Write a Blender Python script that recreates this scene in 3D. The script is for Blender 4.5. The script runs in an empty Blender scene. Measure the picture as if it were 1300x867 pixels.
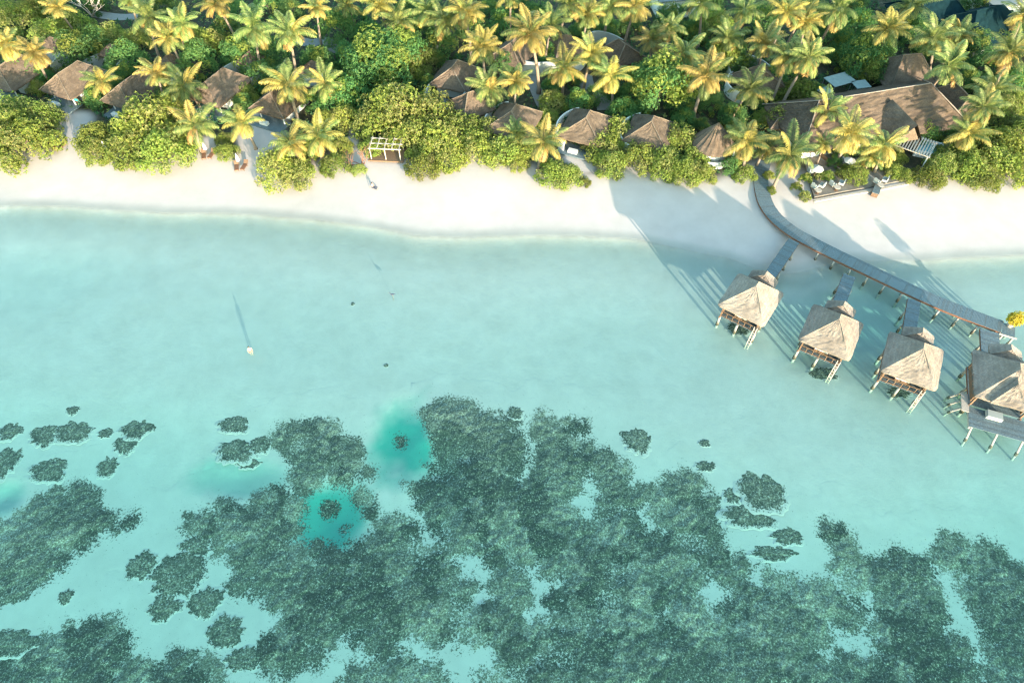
import bpy, bmesh, math, random
import numpy as np
from mathutils import Vector, Matrix
random.seed(7); rng = np.random.default_rng(11)
R = math.radians
S = bpy.context.scene
COL = S.collection

# ------------------------------------------------------------------ camera
CAM_H, TILT, FPX = 70.0, R(37), 867.0
def G(px, py, z=0.0):
    """survey helper: where a point noted on the photograph stands on the level z"""
    x = (px-650)/FPX; y = -(py-433.5)/FPX
    d = (x, y*math.cos(TILT)+math.sin(TILT), y*math.sin(TILT)-math.cos(TILT))
    t = (z-CAM_H)/d[2]
    return Vector((d[0]*t, d[1]*t, z))
cam = bpy.data.cameras.new('camera'); cam.sensor_width = 36; cam.lens = FPX/1300*36
cam.clip_start = 1; cam.clip_end = 20000
co = bpy.data.objects.new('camera', cam); COL.objects.link(co)
co.location = (0, 0, CAM_H); co.rotation_euler = (TILT, 0, 0); S.camera = co

# ------------------------------------------------------------------ light
SUN_EL, SUN_AZ = R(8.6), R(296)          # azimuth (ccw from +X) of the sun itself
sv = Vector((math.cos(SUN_AZ)*math.cos(SUN_EL), math.sin(SUN_AZ)*math.cos(SUN_EL), math.sin(SUN_EL)))
sl = bpy.data.lights.new('sun', 'SUN'); sl.energy = 2.25; sl.angle = R(0.6); sl.color = (1, .85, .66)
so = bpy.data.objects.new('sun', sl); COL.objects.link(so)
so.rotation_euler = (-sv).to_track_quat('-Z', 'Y').to_euler(); so.location = (60, -60, 90)
W = bpy.data.worlds.new('World'); S.world = W; W.use_nodes = True
nt = W.node_tree; nt.nodes.clear()
sky = nt.nodes.new('ShaderNodeTexSky'); sky.sky_type = 'NISHITA'; sky.sun_disc = False
sky.sun_elevation = SUN_EL; sky.sun_rotation = math.atan2(sv.x, sv.y)
bg = nt.nodes.new('ShaderNodeBackground'); bg.inputs[1].default_value = 0.15
wo = nt.nodes.new('ShaderNodeOutputWorld')
tint = nt.nodes.new('ShaderNodeMix'); tint.data_type = 'RGBA'; tint.blend_type = 'MULTIPLY'; tint.inputs[0].default_value = 1
tint.inputs[7].default_value = (.86, 1.06, .965, 1); nt.links.new(sky.outputs[0], tint.inputs[6]); nt.links.new(tint.outputs[2], bg.inputs[0]); nt.links.new(bg.outputs[0], wo.inputs[0])
S.view_settings.view_transform = 'Standard'; S.view_settings.look = 'None'
S.view_settings.gamma = 1; S.view_settings.use_curve_mapping = False
S.view_settings.exposure = 2.50
S.cycles.use_denoising = True; S.cycles.pixel_filter_type = 'BLACKMAN_HARRIS'; S.cycles.filter_width = 1.3; S.cycles.sample_clamp_indirect = 6
S.cycles.max_bounces = 6; S.cycles.diffuse_bounces = 4; S.cycles.glossy_bounces = 2
S.cycles.transmission_bounces = 3; S.cycles.transparent_max_bounces = 8; S.cycles.volume_bounces = 0
S.cycles.caustics_reflective = False; S.cycles.caustics_refractive = False

# ------------------------------------------------------------------ numpy noise
def vnoise(x, y, seed=0):
    xi = np.floor(x).astype(np.int64); yi = np.floor(y).astype(np.int64)
    fx = x-xi; fy = y-yi; fx = fx*fx*(3-2*fx); fy = fy*fy*(3-2*fy)
    def h(a, b):
        n = (a*374761393 + b*668265263 + seed*1442695041) & 0xFFFFFFFF
        n = ((n ^ (n >> 13))*1274126177) & 0xFFFFFFFF
        return ((n ^ (n >> 16)) & 0xFFFF)/65535.0
    return (h(xi, yi)*(1-fx)+h(xi+1, yi)*fx)*(1-fy)+(h(xi, yi+1)*(1-fx)+h(xi+1, yi+1)*fx)*fy
def fbm(x, y, oct=4, seed=0):
    s = 0; a = .5; t = 0
    for i in range(oct):
        s = s+a*vnoise(x*2**i, y*2**i, seed+i*17); t += a; a *= .5
    return s/t
def sstep(a, b, x):
    t = np.clip((x-a)/(b-a), 0, 1); return t*t*(3-2*t)
def sd_poly(P, x, y):
    """signed distance to closed polygon, + inside"""
    d = np.full(np.shape(x), 1e9); ins = np.zeros(np.shape(x), bool); n = len(P)
    for i in range(n):
        ax, ay = P[i][0], P[i][1]; bx, by = P[(i+1) % n][0], P[(i+1) % n][1]
        ex, ey = bx-ax, by-ay
        t = np.clip(((x-ax)*ex+(y-ay)*ey)/(ex*ex+ey*ey+1e-12), 0, 1)
        d = np.minimum(d, np.hypot(x-ax-t*ex, y-ay-t*ey))
        c = ((ay > y) != (by > y)) & (x < (bx-ax)*(y-ay)/((by-ay) if by != ay else 1e-9)+ax)
        ins ^= c
    return np.where(ins, d, -d)

# ------------------------------------------------------------------ materials
def new_mat(name):
    m = bpy.data.materials.new(name); m.use_nodes = True
    t = m.node_tree; b = t.nodes['Principled BSDF']; return m, t, b
def N(t, typ, **kw):
    n = t.nodes.new(typ)
    for k, v in kw.items():
        if k in n.inputs: n.inputs[k].default_value = v
        else: setattr(n, k, v)
    return n
def ramp(t, fac, stops):
    r = t.nodes.new('ShaderNodeValToRGB'); e = r.color_ramp.elements
    while len(e) > 1: e.remove(e[-1])
    e[0].position = stops[0][0]; e[0].color = (*stops[0][1], 1)
    for p, c in stops[1:]:
        q = e.new(p); q.color = (*c, 1)
    t.links.new(fac, r.inputs[0]); return r.outputs[0]
def mixc(t, fac, a, b, mode='MIX'):
    m = t.nodes.new('ShaderNodeMix'); m.data_type = 'RGBA'; m.blend_type = mode
    for s, v in ((m.inputs[0], fac), (m.inputs[6], a), (m.inputs[7], b)):
        if isinstance(v, bpy.types.NodeSocket): t.links.new(v, s)
        elif isinstance(v, tuple): s.default_value = (*v, 1)
        else: s.default_value = v
    return m.outputs[2]
def noise(t, scale, detail=4, rough=.5, coord='Object', stretch=None, dist=0):
    tc = t.nodes.new('ShaderNodeTexCoord'); out = tc.outputs[coord]
    if stretch:
        mp = t.nodes.new('ShaderNodeMapping'); mp.inputs['Scale'].default_value = stretch
        t.links.new(out, mp.inputs[0]); out = mp.outputs[0]
    n = N(t, 'ShaderNodeTexNoise', Scale=scale, Detail=detail, Roughness=rough, Distortion=dist)
    t.links.new(out, n.inputs['Vector']); return n.outputs['Fac']
def bump(t, b, h, strength=.3, dist=.05):
    n = N(t, 'ShaderNodeBump', Strength=strength, Distance=dist)
    t.links.new(h, n.inputs['Height']); t.links.new(n.outputs[0], b.inputs['Normal'])
def plain(name, c, rough=.7, var=.25, scale=3.0, bm=.2, stretch=None):
    m, t, b = new_mat(name)
    f = noise(t, scale, 5, .6, stretch=stretch)
    t.links.new(ramp(t, f, [(.25, tuple(v*(1-var) for v in c)), (.75, tuple(min(1, v*(1+var)) for v in c))]), b.inputs['Base Color'])
    b.inputs['Roughness'].default_value = rough
    if bm: bump(t, b, f, bm, .03)
    return m
def thatch_mat(name, c0, c1, c2):
    m, t, b = new_mat(name)
    g = noise(t, 7, 6, .7, stretch=(1, 1, .35)); big = noise(t, .55, 4, .6)
    tc = t.nodes.new('ShaderNodeTexCoord'); sp = t.nodes.new('ShaderNodeSeparateXYZ'); t.links.new(tc.outputs['Object'], sp.inputs[0])
    w = N(t, 'ShaderNodeTexWave', Scale=1.0, Distortion=3.0, Detail=3.0); w.bands_direction = 'Z'; w.inputs['Detail Scale'].default_value = 2.0
    t.links.new(tc.outputs['Object'], w.inputs['Vector'])
    a = ramp(t, g, [(.3, c0), (.5, c1), (.72, c2)])
    a = mixc(t, ramp(t, big, [(.38, (0, 0, 0)), (.68, (1, 1, 1))]), a, tuple(v*.62 for v in c1))
    a = mixc(t, .10, a, w.outputs['Color'], 'MULTIPLY')
    oi = t.nodes.new('ShaderNodeObjectInfo')
    hv = N(t, 'ShaderNodeHueSaturation'); mr = N(t, 'ShaderNodeMapRange'); mr.inputs[3].default_value = .82; mr.inputs[4].default_value = 1.15
    t.links.new(oi.outputs['Random'], mr.inputs[0]); t.links.new(mr.outputs[0], hv.inputs['Value']); t.links.new(a, hv.inputs['Color'])
    t.links.new(hv.outputs[0], b.inputs['Base Color']); b.inputs['Roughness'].default_value = .95; b.inputs['Specular IOR Level'].default_value = .1
    bump(t, b, g, .32, .07); return m
def sand_nodes(t):
    c = ramp(t, noise(t, .35, 6, .6), [(.3, (.485, .428, .408)), (.7, (.545, .485, .465))])
    return mixc(t, ramp(t, noise(t, 2.2, 5, .7), [(.60, (0, 0, 0)), (.75, (.3, .3, .3))]), c, (.42, .385, .34))
def leaf_mat(name, cols, transl=.3, vmin=.7, vmax=1.25, rough=.55):
    m, t, b = new_mat(name)
    ge = t.nodes.new('ShaderNodeNewGeometry'); oi = t.nodes.new('ShaderNodeObjectInfo')
    n = len(cols)
    c = ramp(t, ge.outputs['Random Per Island'], [(i/max(1, n-1), cols[i]) for i in range(n)])
    hv = N(t, 'ShaderNodeHueSaturation')
    for sock, lo, hi in (('Value', vmin, vmax), ('Hue', .482, .512)):
        mr = N(t, 'ShaderNodeMapRange'); mr.inputs[3].default_value = lo; mr.inputs[4].default_value = hi
        if sock == 'Hue':
            mm = N(t, 'ShaderNodeMath', operation='FRACT'); mu = N(t, 'ShaderNodeMath', operation='MULTIPLY'); mu.inputs[1].default_value = 7.31
            t.links.new(oi.outputs['Random'], mu.inputs[0]); t.links.new(mu.outputs[0], mm.inputs[0]); t.links.new(mm.outputs[0], mr.inputs[0])
        else: t.links.new(oi.outputs['Random'], mr.inputs[0])
        t.links.new(mr.outputs[0], hv.inputs[sock])
    t.links.new(c, hv.inputs['Color'])
    t.links.new(hv.outputs[0], b.inputs['Base Color']); b.inputs['Roughness'].default_value = rough; b.inputs['Specular IOR Level'].default_value = .35
    tr = t.nodes.new('ShaderNodeBsdfTranslucent'); t.links.new(hv.outputs[0], tr.inputs[0])
    mx = N(t, 'ShaderNodeMixShader'); mx.inputs[0].default_value = transl
    out = t.nodes['Material Output']
    t.links.new(b.outputs[0], mx.inputs[1]); t.links.new(tr.outputs[0], mx.inputs[2]); t.links.new(mx.outputs[0], out.inputs[0])
    return m
M = {}
M['thatch'] = thatch_mat('sunbleached_thatch', (.205, .162, .135), (.31, .255, .22), (.41, .35, .305))
M['thatch_old'] = thatch_mat('weathered_thatch', (.09, .068, .052), (.17, .125, .095), (.27, .20, .15))
M['deck'] = plain('grey_deck_wood', (.135, .18, .205), .8, .3, 5, .3)
M['beam'] = plain('red_brown_timber', (.22, .10, .06), .7, .3, 4)
M['wood'] = plain('brown_timber', (.20, .12, .075), .7, .3, 6)
M['palewood'] = plain('pale_driftwood', (.50, .42, .36), .8, .2, 5)
M['greywood'] = plain('silver_grey_timber', (.30, .31, .30), .85, .2, 5)
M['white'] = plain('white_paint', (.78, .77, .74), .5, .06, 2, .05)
M['wallwhite'] = plain('grey_render_wall', (.42, .44, .43), .8, .12, 1.2, .1)  # even grey-white, duller than the white paint
M['concrete'] = plain('pale_concrete_pile', (.37, .345, .31), .85, .2, 3)
M['wet'] = plain('algae_dark_pile_foot', (.09, .08, .055), .6, .3, 5)
M['dark'] = plain('dark_opening', (.03, .028, .028), .4, .2, 2, 0)
M['trunk'] = plain('palm_bark', (.25, .19, .145), .9, .25, 6, .4, (1, 1, 3))
M['bark'] = plain('tree_bark', (.17, .13, .10), .9, .3, 6, .4)
M['stone'] = plain('grey_paving', (.25, .25, .24), .9, .15, 2)
M['greyroof'] = plain('dull_grey_sheet_roof', (.16, .18, .19), .7, .2, 1.5)
M['glass'] = plain('window_glass', (.04, .06, .07), .1, .1, 1, 0)
M['turq'] = plain('turquoise_cloth', (.05, .42, .42), .7, .1, 3)
M['poolblue'] = plain('blue_pool_tile', (.10, .45, .55), .3, .1, 4, 0)
M['skin'] = plain('skin', (.55, .33, .25), .6, .05, 8, 0)
M['pink'] = plain('pink_white_shirt', (.80, .55, .52), .7, .08, 8, 0)
M['navy'] = plain('dark_blue_cloth', (.05, .06, .10), .8, .1, 8, 0)
M['hair'] = plain('dark_hair', (.05, .03, .02), .6, .2, 9, 0)
M['red'] = plain('red_swimwear', (.55, .10, .08), .7, .1, 8, 0)
M['rock'] = plain('dark_rock', (.07, .08, .07), .8, .3, 5)
M['palm_a'] = leaf_mat('palm_frond_green', [(0.091, 0.166, 0.044), (0.171, 0.232, 0.063), (0.274, 0.299, 0.094), (0.125, 0.199, 0.053), (0.388, 0.365, 0.138)], .18)
M['palm_b'] = leaf_mat('palm_frond_yellow', [(0.271, 0.252, 0.057), (0.419, 0.339, 0.091), (0.345, 0.274, 0.063), (0.542, 0.416, 0.148)], .18, .85, 1.2)
M['palm_old'] = leaf_mat('palm_frond_dry_orange', [(.52, .36, .11), (.42, .26, .08), (.56, .42, .16)], .25, .85, 1.15)
M['cocos'] = plain('coconut_husk', (.34, .20, .06), .7, .3, 6)
M['leaf_y'] = leaf_mat('yellow_green_leaf', [(0.164, 0.266, 0.041), (0.277, 0.359, 0.062), (0.39, 0.431, 0.097), (0.113, 0.205, 0.041), (0.453, 0.452, 0.124)], .4)
M['leaf_o'] = leaf_mat('olive_leaf', [(0.141, 0.217, 0.044), (0.271, 0.303, 0.075), (0.411, 0.389, 0.138), (0.108, 0.184, 0.038), (0.477, 0.411, 0.176)], .36)
M['leaf_g'] = leaf_mat('deep_green_leaf', [(0.046, 0.155, 0.057), (0.082, 0.21, 0.064), (0.123, 0.253, 0.071), (0.195, 0.308, 0.079)], .33)
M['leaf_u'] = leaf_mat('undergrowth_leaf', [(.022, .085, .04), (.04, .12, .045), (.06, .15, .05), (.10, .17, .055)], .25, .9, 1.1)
M['leaf_lime'] = leaf_mat('lime_yellow_leaf', [(.62, .56, .05), (.70, .60, .08), (.48, .48, .05)], .45, .95, 1.1)

# ------------------------------------------------------------------ mesh builder
class MB:
    def __init__(s): s.v = []; s.f = []; s.m = []
    def quad(s, a, b, c, d, mi=0):
        i = len(s.v); s.v += [a, b, c, d]; s.f.append((i, i+1, i+2, i+3)); s.m.append(mi)
    def tri(s, a, b, c, mi=0):
        i = len(s.v); s.v += [a, b, c]; s.f.append((i, i+1, i+2)); s.m.append(mi)
    def box(s, c, size, rz=0, mi=0, taper=1.0):
        cx, cy, cz = c; hx, hy, hz = size[0]/2, size[1]/2, size[2]/2
        co_, si = math.cos(rz), math.sin(rz); i = len(s.v)
        for k in (-1, 1):
            tp = taper if k > 0 else 1
            for a, b in ((-1, -1), (1, -1), (1, 1), (-1, 1)):
                x, y = a*hx*tp, b*hy*tp
                s.v.append((cx+x*co_-y*si, cy+x*si+y*co_, cz+k*hz))
        for f in ((3, 2, 1, 0), (4, 5, 6, 7), (0, 1, 5, 4), (1, 2, 6, 5), (2, 3, 7, 6), (3, 0, 4, 7)):
            s.f.append(tuple(i+q for q in f)); s.m.append(mi)
    def tube(s, pts, radii, n=8, mi=0, cap=True):
        pts = [Vector(p) for p in pts]; i0 = len(s.v); k = len(pts)
        for j, p in enumerate(pts):
            d = (pts[min(j+1, k-1)]-pts[max(j-1, 0)]).normalized()
            u = d.cross(Vector((0, 0, 1)) if abs(d.z) < .95 else Vector((1, 0, 0))).normalized(); w = d.cross(u)
            r = radii[j] if isinstance(radii, (list, tuple)) else radii
            for a in range(n):
                t = 2*math.pi*a/n; s.v.append(tuple(p+u*(r*math.cos(t))+w*(r*math.sin(t))))
        for j in range(k-1):
            for a in range(n):
                b = (a+1) % n
                s.f.append((i0+j*n+a, i0+j*n+b, i0+(j+1)*n+b, i0+(j+1)*n+a)); s.m.append(mi)
        if cap:
            s.f.append(tuple(i0+a for a in reversed(range(n)))); s.m.append(mi)
            s.f.append(tuple(i0+(k-1)*n+a for a in range(n))); s.m.append(mi)
    def mesh(s, name, mats, smooth=False):
        me = bpy.data.meshes.new(name); me.from_pydata([tuple(v) for v in s.v], [], s.f)
        for m in (mats if isinstance(mats, (list, tuple)) else [mats]): me.materials.append(m)
        me.polygons.foreach_set('material_index', np.array(s.m, dtype=np.int32))
        if smooth: me.polygons.foreach_set('use_smooth', np.ones(len(s.f), bool))
        me.update(); return me
def link(name, me, parent=None):
    o = bpy.data.objects.new(name, me); COL.objects.link(o)
    if parent: o.parent = parent
    return o
def part(name, mb, mats, parent, smooth=False): return link(name, mb.mesh(name, mats, smooth), parent)
def tag(o, label=None, cat=None, group=None, kind=None):
    if label: o['label'] = label
    if cat: o['category'] = cat
    if group: o['group'] = group
    if kind: o['kind'] = kind
    return o
def thing(name, label, cat, loc=(0, 0, 0), rz=0, group=None, sc=1):
    o = bpy.data.objects.new(name, None); COL.objects.link(o); o.empty_display_size = .3
    o.location = loc; o.rotation_euler = (0, 0, rz); o.scale = (sc, sc, sc)
    return tag(o, label, cat, group)
def np_mesh(name, verts, faces, mat, smooth=True):
    me = bpy.data.meshes.new(name); nv, nf = len(verts), len(faces)
    me.vertices.add(nv); me.vertices.foreach_set('co', np.asarray(verts, np.float32).ravel())
    me.loops.add(nf*4); me.loops.foreach_set('vertex_index', np.asarray(faces, np.int32).ravel())
    me.polygons.add(nf); me.polygons.foreach_set('loop_start', np.arange(0, nf*4, 4, dtype=np.int32))
    me.polygons.foreach_set('loop_total', np.full(nf, 4, np.int32))
    if smooth: me.polygons.foreach_set('use_smooth', np.ones(nf, bool))
    me.materials.append(mat); me.update(calc_edges=True); me.validate(); return me

# ------------------------------------------------------------------ terrain
shore_px = [(0, 262), (60, 263), (120, 266), (200, 269), (300, 273), (400, 280), (470, 290), (530, 300), (600, 303), (680, 300),
            (740, 299), (800, 304), (840, 312), (880, 321), (920, 328), (960, 342), (990, 349), (1012, 347), (1045, 336), (1080, 329), (1120, 330),
            (1160, 331), (1220, 328), (1300, 326)]
shore = [G(*p) for p in shore_px]
land_poly = [Vector((-4000, 82, 0)), Vector((-300, 79, 0))]+shore+[Vector((300, 70, 0)), Vector((4000, 70, 0)), Vector((4000, 900, 0)), Vector((-4000, 900, 0))]
veg_px = [(0, 198), (100, 200), (150, 208), (215, 206), (235, 196), (320, 198), (340, 220), (400, 214), (450, 196), (520, 212), (560, 203), (640, 200), (690, 232), (745, 226),
          (800, 212), (870, 236), (920, 236), (965, 215), (1030, 238), (1150, 228), (1240, 238), (1300, 226)]
veg_poly = [Vector((-4000, 90, 0)), Vector((-300, 89, 0))]+[G(*p, 1.5) for p in veg_px]+[Vector((300, 86, 0)), Vector((4000, 86, 0)), Vector((4000, 890, 0)), Vector((-4000, 890, 0))]
# deep blue pools in the reef: centre, radii (px), depth, dark
holes = [(420, 655, 50, 50, .5), (508, 556, 44, 52, .45), (300, 604, 62, 26, .25), (3, 628, 26, 22, .3), (1090, 405, 120, 75, 1.0), (960, 350, 60, 40, .3), (60, 360, 150, 60, .12), (560, 600, 40, 60, .5)]
def height(x, y):
    x = np.asarray(x, float); y = np.asarray(y, float)
    d = sd_poly(land_poly, x, y)
    d = d+1.2*(fbm(x*.09, y*.09, 3, 5)-.5)
    land = 1.5*sstep(0, 1, np.clip(d/17, 0, 1))*.55+1.5*np.clip(d/17, 0, 1)*.45
    dd = np.clip(-d, 0, None)
    sea = -.36*(1-np.exp(-dd/1.1))-.85*(1-np.exp(-dd/17))-.45*sstep(26, 44, dd)-np.clip(dd-60, 0, 200)*.02
    h = np.where(d > 0, land, sea)
    und = (fbm(x*.04, y*.09, 2, 9)-.5)*.10*sstep(3, 18, -d)
    h = h+und
    for px, py, rx, ry, dep in holes:
        c = G(px, py, -1); sx = abs(G(px+rx, py, -1).x-c.x); sy = abs(G(px, py-ry, -1).y-c.y)
        q = np.hypot((x-c.x)/sx, (y-c.y)/sy)+.45*(fbm(x*.25, y*.25, 3, 3)-.5)
        h = h-dep*sstep(1.25, .0, q)*sstep(0, 6, -d)
    return h
def hgt(x, y): return float(height(np.array([x]), np.array([y]))[0])
yards = [(95, 168, 3.2), (95, 155, 3.2), (92, 185, 3), (98, 195, 3), (135, 195, 2.2), (262, 195, 3), (262, 185, 2.6), (320, 200, 3), (330, 175, 4), (335, 155, 4), (315, 190, 3), (448, 195, 1.6), (445, 180, 1.5), (450, 165, 1.2),
         (490, 200, 3), (485, 192, 2.5), (735, 192, 2.6), (742, 208, 2.2), (730, 200, 2), (1008, 235, 2), (1000, 222, 2), (1030, 248, 2)]
def axis(lo, hi, step, far):
    a = list(np.arange(lo, hi+1e-6, step)); s = step
    while a[-1] < far: s *= 1.35; a.append(a[-1]+s)
    s = step
    while a[0] > -far: s *= 1.35; a.insert(0, a[0]-s)
    return np.array(a)
gx = axis(-112, 112, .5, 6000); gy = axis(4, 150, .5, 6000); gy = np.unique(np.concatenate([gy, np.arange(64, 82, .25)]).round(3))
XX, YY = np.meshgrid(gx, gy); ZZ = height(XX, YY)
def grid_faces(nx, ny):
    i = np.arange(nx*ny).reshape(ny, nx)
    return np.stack([i[:-1, :-1], i[:-1, 1:], i[1:, 1:], i[1:, :-1]], -1).reshape(-1, 4)
m, t, b = new_mat('sand_ground')
sandc = sand_nodes(t)
va = N(t, 'ShaderNodeVertexColor'); va.layer_name = 'zone'
sp = t.nodes.new('ShaderNodeSeparateColor'); t.links.new(va.outputs['Color'], sp.inputs[0])
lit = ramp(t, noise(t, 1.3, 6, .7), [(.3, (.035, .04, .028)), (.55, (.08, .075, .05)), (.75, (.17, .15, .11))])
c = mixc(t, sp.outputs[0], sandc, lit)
vf = N(t, 'ShaderNodeVertexColor'); vf.layer_name = 'deep_tint_rgb'          # light colour of deep water, painted on the floor of the shallow hollows
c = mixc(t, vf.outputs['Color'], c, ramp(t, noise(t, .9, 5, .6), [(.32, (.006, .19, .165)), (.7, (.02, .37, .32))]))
c = mixc(t, sp.outputs[2], c, mixc(t, 1.0, c, (1.0, 1.0, 1.0), 'MULTIPLY'))
c = mixc(t, sp.outputs[1], c, mixc(t, 1.0, c, (.68, .76, .74), 'MULTIPLY'))     # soaked swash sand     # wet sand is darker
t.links.new(c, b.inputs['Base Color']); b.inputs['Roughness'].default_value = .95; b.inputs['Specular IOR Level'].default_value = .1
bump(t, b, noise(t, 2.4, 6, .7, stretch=(1, 1.7, 1)), .16, .10); M['sand'] = m
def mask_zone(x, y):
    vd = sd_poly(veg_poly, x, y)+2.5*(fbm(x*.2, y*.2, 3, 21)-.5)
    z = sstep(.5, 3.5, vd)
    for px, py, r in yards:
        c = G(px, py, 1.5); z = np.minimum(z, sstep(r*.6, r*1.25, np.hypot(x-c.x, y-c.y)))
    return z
ZON = mask_zone(XX, YY)

# ------------------------------------------------------------------ reef field
def PX(pts, z=-1.2): return [G(a, b_, z) for a, b_ in pts]
reef_in = [
 [(-60, 640), (0, 650), (30, 640), (60, 620), (95, 613), (130, 626), (150, 645), (170, 655), (160, 675), (130, 685), (105, 705), (85, 715), (55, 735), (30, 752), (0, 780), (-60, 800)],
 [(-60, 860), (0, 836), (30, 828), (55, 808), (75, 790), (95, 768), (114, 775), (112, 795), (140, 787), (175, 782), (182, 795), (165, 815), (150, 832), (190, 832), (230, 822), (255, 830), (285, 850), (300, 900), (-60, 900)],
 [(352, 545), (372, 531), (402, 530), (430, 543), (455, 549), (470, 565), (474, 590), (462, 612), (470, 640), (460, 700), (442, 712), (469, 685), (482, 658), (540, 667), (544, 663), (513, 632), (500, 605), (520, 580), (531, 560), (540, 520), (560, 510),
  (580, 508), (611, 523), (643, 529), (657, 551), (652, 578), (662, 600), (671, 590), (670, 547), (687, 520), (715, 520), (724, 532), (750, 538), (753, 551), (728, 566), (772, 558), (799, 574), (808, 600), (826, 614), (866, 606), (884, 614), (906, 640), (910, 672), (946, 694),
  (962, 734), (1000, 720), (1036, 729), (1056, 738), (1052, 705), (1033, 684), (1036, 664), (1058, 657), (1078, 680), (1102, 711), (1143, 694), (1178, 688), (1223, 683), (1250, 690), (1263, 698), (1310, 694), (1380, 690), (1380, 905), (300, 905), (290, 885), (340, 850), (330, 838), (322, 819), (336, 790), (352, 757), (339, 757), (312, 748), (286, 739), (277, 703),
  (254, 674), (222, 668), (217, 650), (235, 636), (263, 632), (300, 630), (332, 618), (350, 598)],
]
reef_out = [
 [(580, 717), (600, 708), (623, 732), (612, 750), (589, 732)], [(650, 712), (687, 719), (697, 757), (692, 794), (672, 768), (659, 732)],
 [(732, 636), (750, 612), (760, 645), (741, 658)], [(821, 659), (846, 645), (841, 664), (826, 672)], [(885, 735), (928, 743), (922, 762), (915, 800), (905, 780)],
 [(465, 850), (495, 825), (522, 806), (567, 822), (615, 832), (607, 866), (567, 840), (510, 838)], [(829, 760), (855, 775), (839, 786)],
 [(1047, 797), (1062, 790), (1084, 795), (1109, 826), (1049, 830)], [(1190, 730), (1221, 724), (1252, 783), (1270, 852), (1248, 835), (1220, 800)], [(1097, 750), (1115, 766), (1098, 794)],
 [(340, 880), (370, 850), (420, 850), (440, 905), (340, 905)], [(430, 822), (470, 812), (475, 826), (440, 836)],
]
def deep_tint(x, y):  # mask of hollow floors that get the painted deep-water teal
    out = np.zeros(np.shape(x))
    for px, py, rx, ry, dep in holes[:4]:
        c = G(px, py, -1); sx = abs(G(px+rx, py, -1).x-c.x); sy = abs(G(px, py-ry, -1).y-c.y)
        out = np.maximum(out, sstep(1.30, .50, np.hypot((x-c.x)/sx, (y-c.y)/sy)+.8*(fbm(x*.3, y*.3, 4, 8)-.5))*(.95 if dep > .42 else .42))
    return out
def reef_field(x, y):
    wx = x+2.6*(fbm(x*.35, y*.35, 4, 31)-.5)*1.3; wy = y+2.6*(fbm(x*.35, y*.35, 4, 47)-.5)*1.3
    F = np.full(np.shape(x), -1e3)
    for p in reef_in: F = np.maximum(F, sd_poly(PX(p), wx, wy))
    for p in reef_out: F = np.minimum(F, -sd_poly(PX(p), wx, wy)*1.1)
    F = F+.6*(fbm(x*.8, y*.8, 3, 77)-.5)
    # thin places inside the reef where the sand shows through
    for px, py, rx, ry, dep in holes[:4]:
        c = G(px, py, -1); sx = abs(G(px+rx, py, -1).x-c.x); sy = abs(G(px, py-ry, -1).y-c.y)
        q = np.hypot((x-c.x)/sx, (y-c.y)/sy)+.9*(fbm(x*.3, y*.3, 4, 3)-.5)
        F = np.minimum(F, (q-.92)*min(sx, sy))
    for px, py, r in ((416, 641, 2.35), (400, 692, 2.4), (507, 558, 2.1), (436, 668, 1.7)):
        c = G(px, py, -1); F = np.maximum(F, r+.6*(fbm(x*.8, y*.8, 3, 12)-.5)-1.25*np.hypot(x-c.x, y-c.y))
    return F
rx_ = np.arange(-62, 66, .17); ry_ = np.arange(8.5, 49, .17)
RX, RY = np.meshgrid(rx_, ry_)
F0 = reef_field(RX, RY); F = F0-1.0; TONE = np.full(RX.shape, .45); BEST = np.full(RX.shape, -9.0)
# rounded colonies grown side by side inside the reef outline, each with a tone of its own
HC = [G(420, 655, -1), G(508, 556, -1)]; lob = random.Random(29); tries = 0; done = []
for _ in range(1500):
    i = lob.randrange(RX.shape[0]); j = lob.randrange(RX.shape[1]); f0 = F0[i, j]
    if f0 < .25 or any(math.hypot(RX[i, j]-hc.x, RY[i, j]-hc.y) < 3.4 for hc in HC): continue
    r = lob.uniform(.9, 2.5) if f0 < 2.2 else lob.uniform(1.3, 3.4); r = min(r, f0+.75)
    x0, y0 = RX[i, j], RY[i, j]
    w = int(r*1.5/.17)+2; sl_ = (slice(max(0, i-w), i+w+1), slice(max(0, j-w), j+w+1)); xx, yy = RX[sl_], RY[sl_]
    d = np.hypot(xx-x0, (yy-y0)*lob.uniform(.85, 1.15)); az = np.arctan2(yy-y0, xx-x0)
    e = r*(1+.16*np.sin(2*az+lob.uniform(0, 6))+.10*np.sin(5*az+lob.uniform(0, 6)))-d
    F[sl_] = np.maximum(F[sl_], e*.9)
    up = e > np.maximum(BEST[sl_], 0)
    tn = lob.choice((.05, .2, .35, .5, .7, .95))
    TONE[sl_] = np.where(e > BEST[sl_], np.where(e > -.1, tn-.38*np.exp(-np.clip(e, 0, 9)/.28), TONE[sl_]), TONE[sl_]); BEST[sl_] = np.maximum(BEST[sl_], e)
F = np.minimum(F, F0+.75)+.9*(fbm(RX*1.2, RY*1.2, 3, 77)-.5)
base = height(RX, RY)
lump = fbm(RX*2.2, RY*2.2, 3, 101); big = fbm(RX*.5, RY*.5, 3, 111)
for hc in HC: TONE = TONE*sstep(2.2, 4.4, np.hypot(RX-hc.x, RY-hc.y))
THIN = sstep(.57, .76, fbm(RX*.20, RY*.26, 4, 90))
rise = (1-.9*THIN)*sstep(.2, 2.5, F)*(.03+.20*big)+(lump-.45)*.26*sstep(.1, 1.2, F)*(1-.9*THIN)
RZ = np.minimum(base+.008-.10*sstep(-4.6, -6.8, F)+np.maximum(rise, 0), -.12)
fc = grid_faces(len(rx_), len(ry_)); Ff = F.ravel()
keep = (Ff[fc].max(1) > -7); fc = fc[keep]
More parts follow.
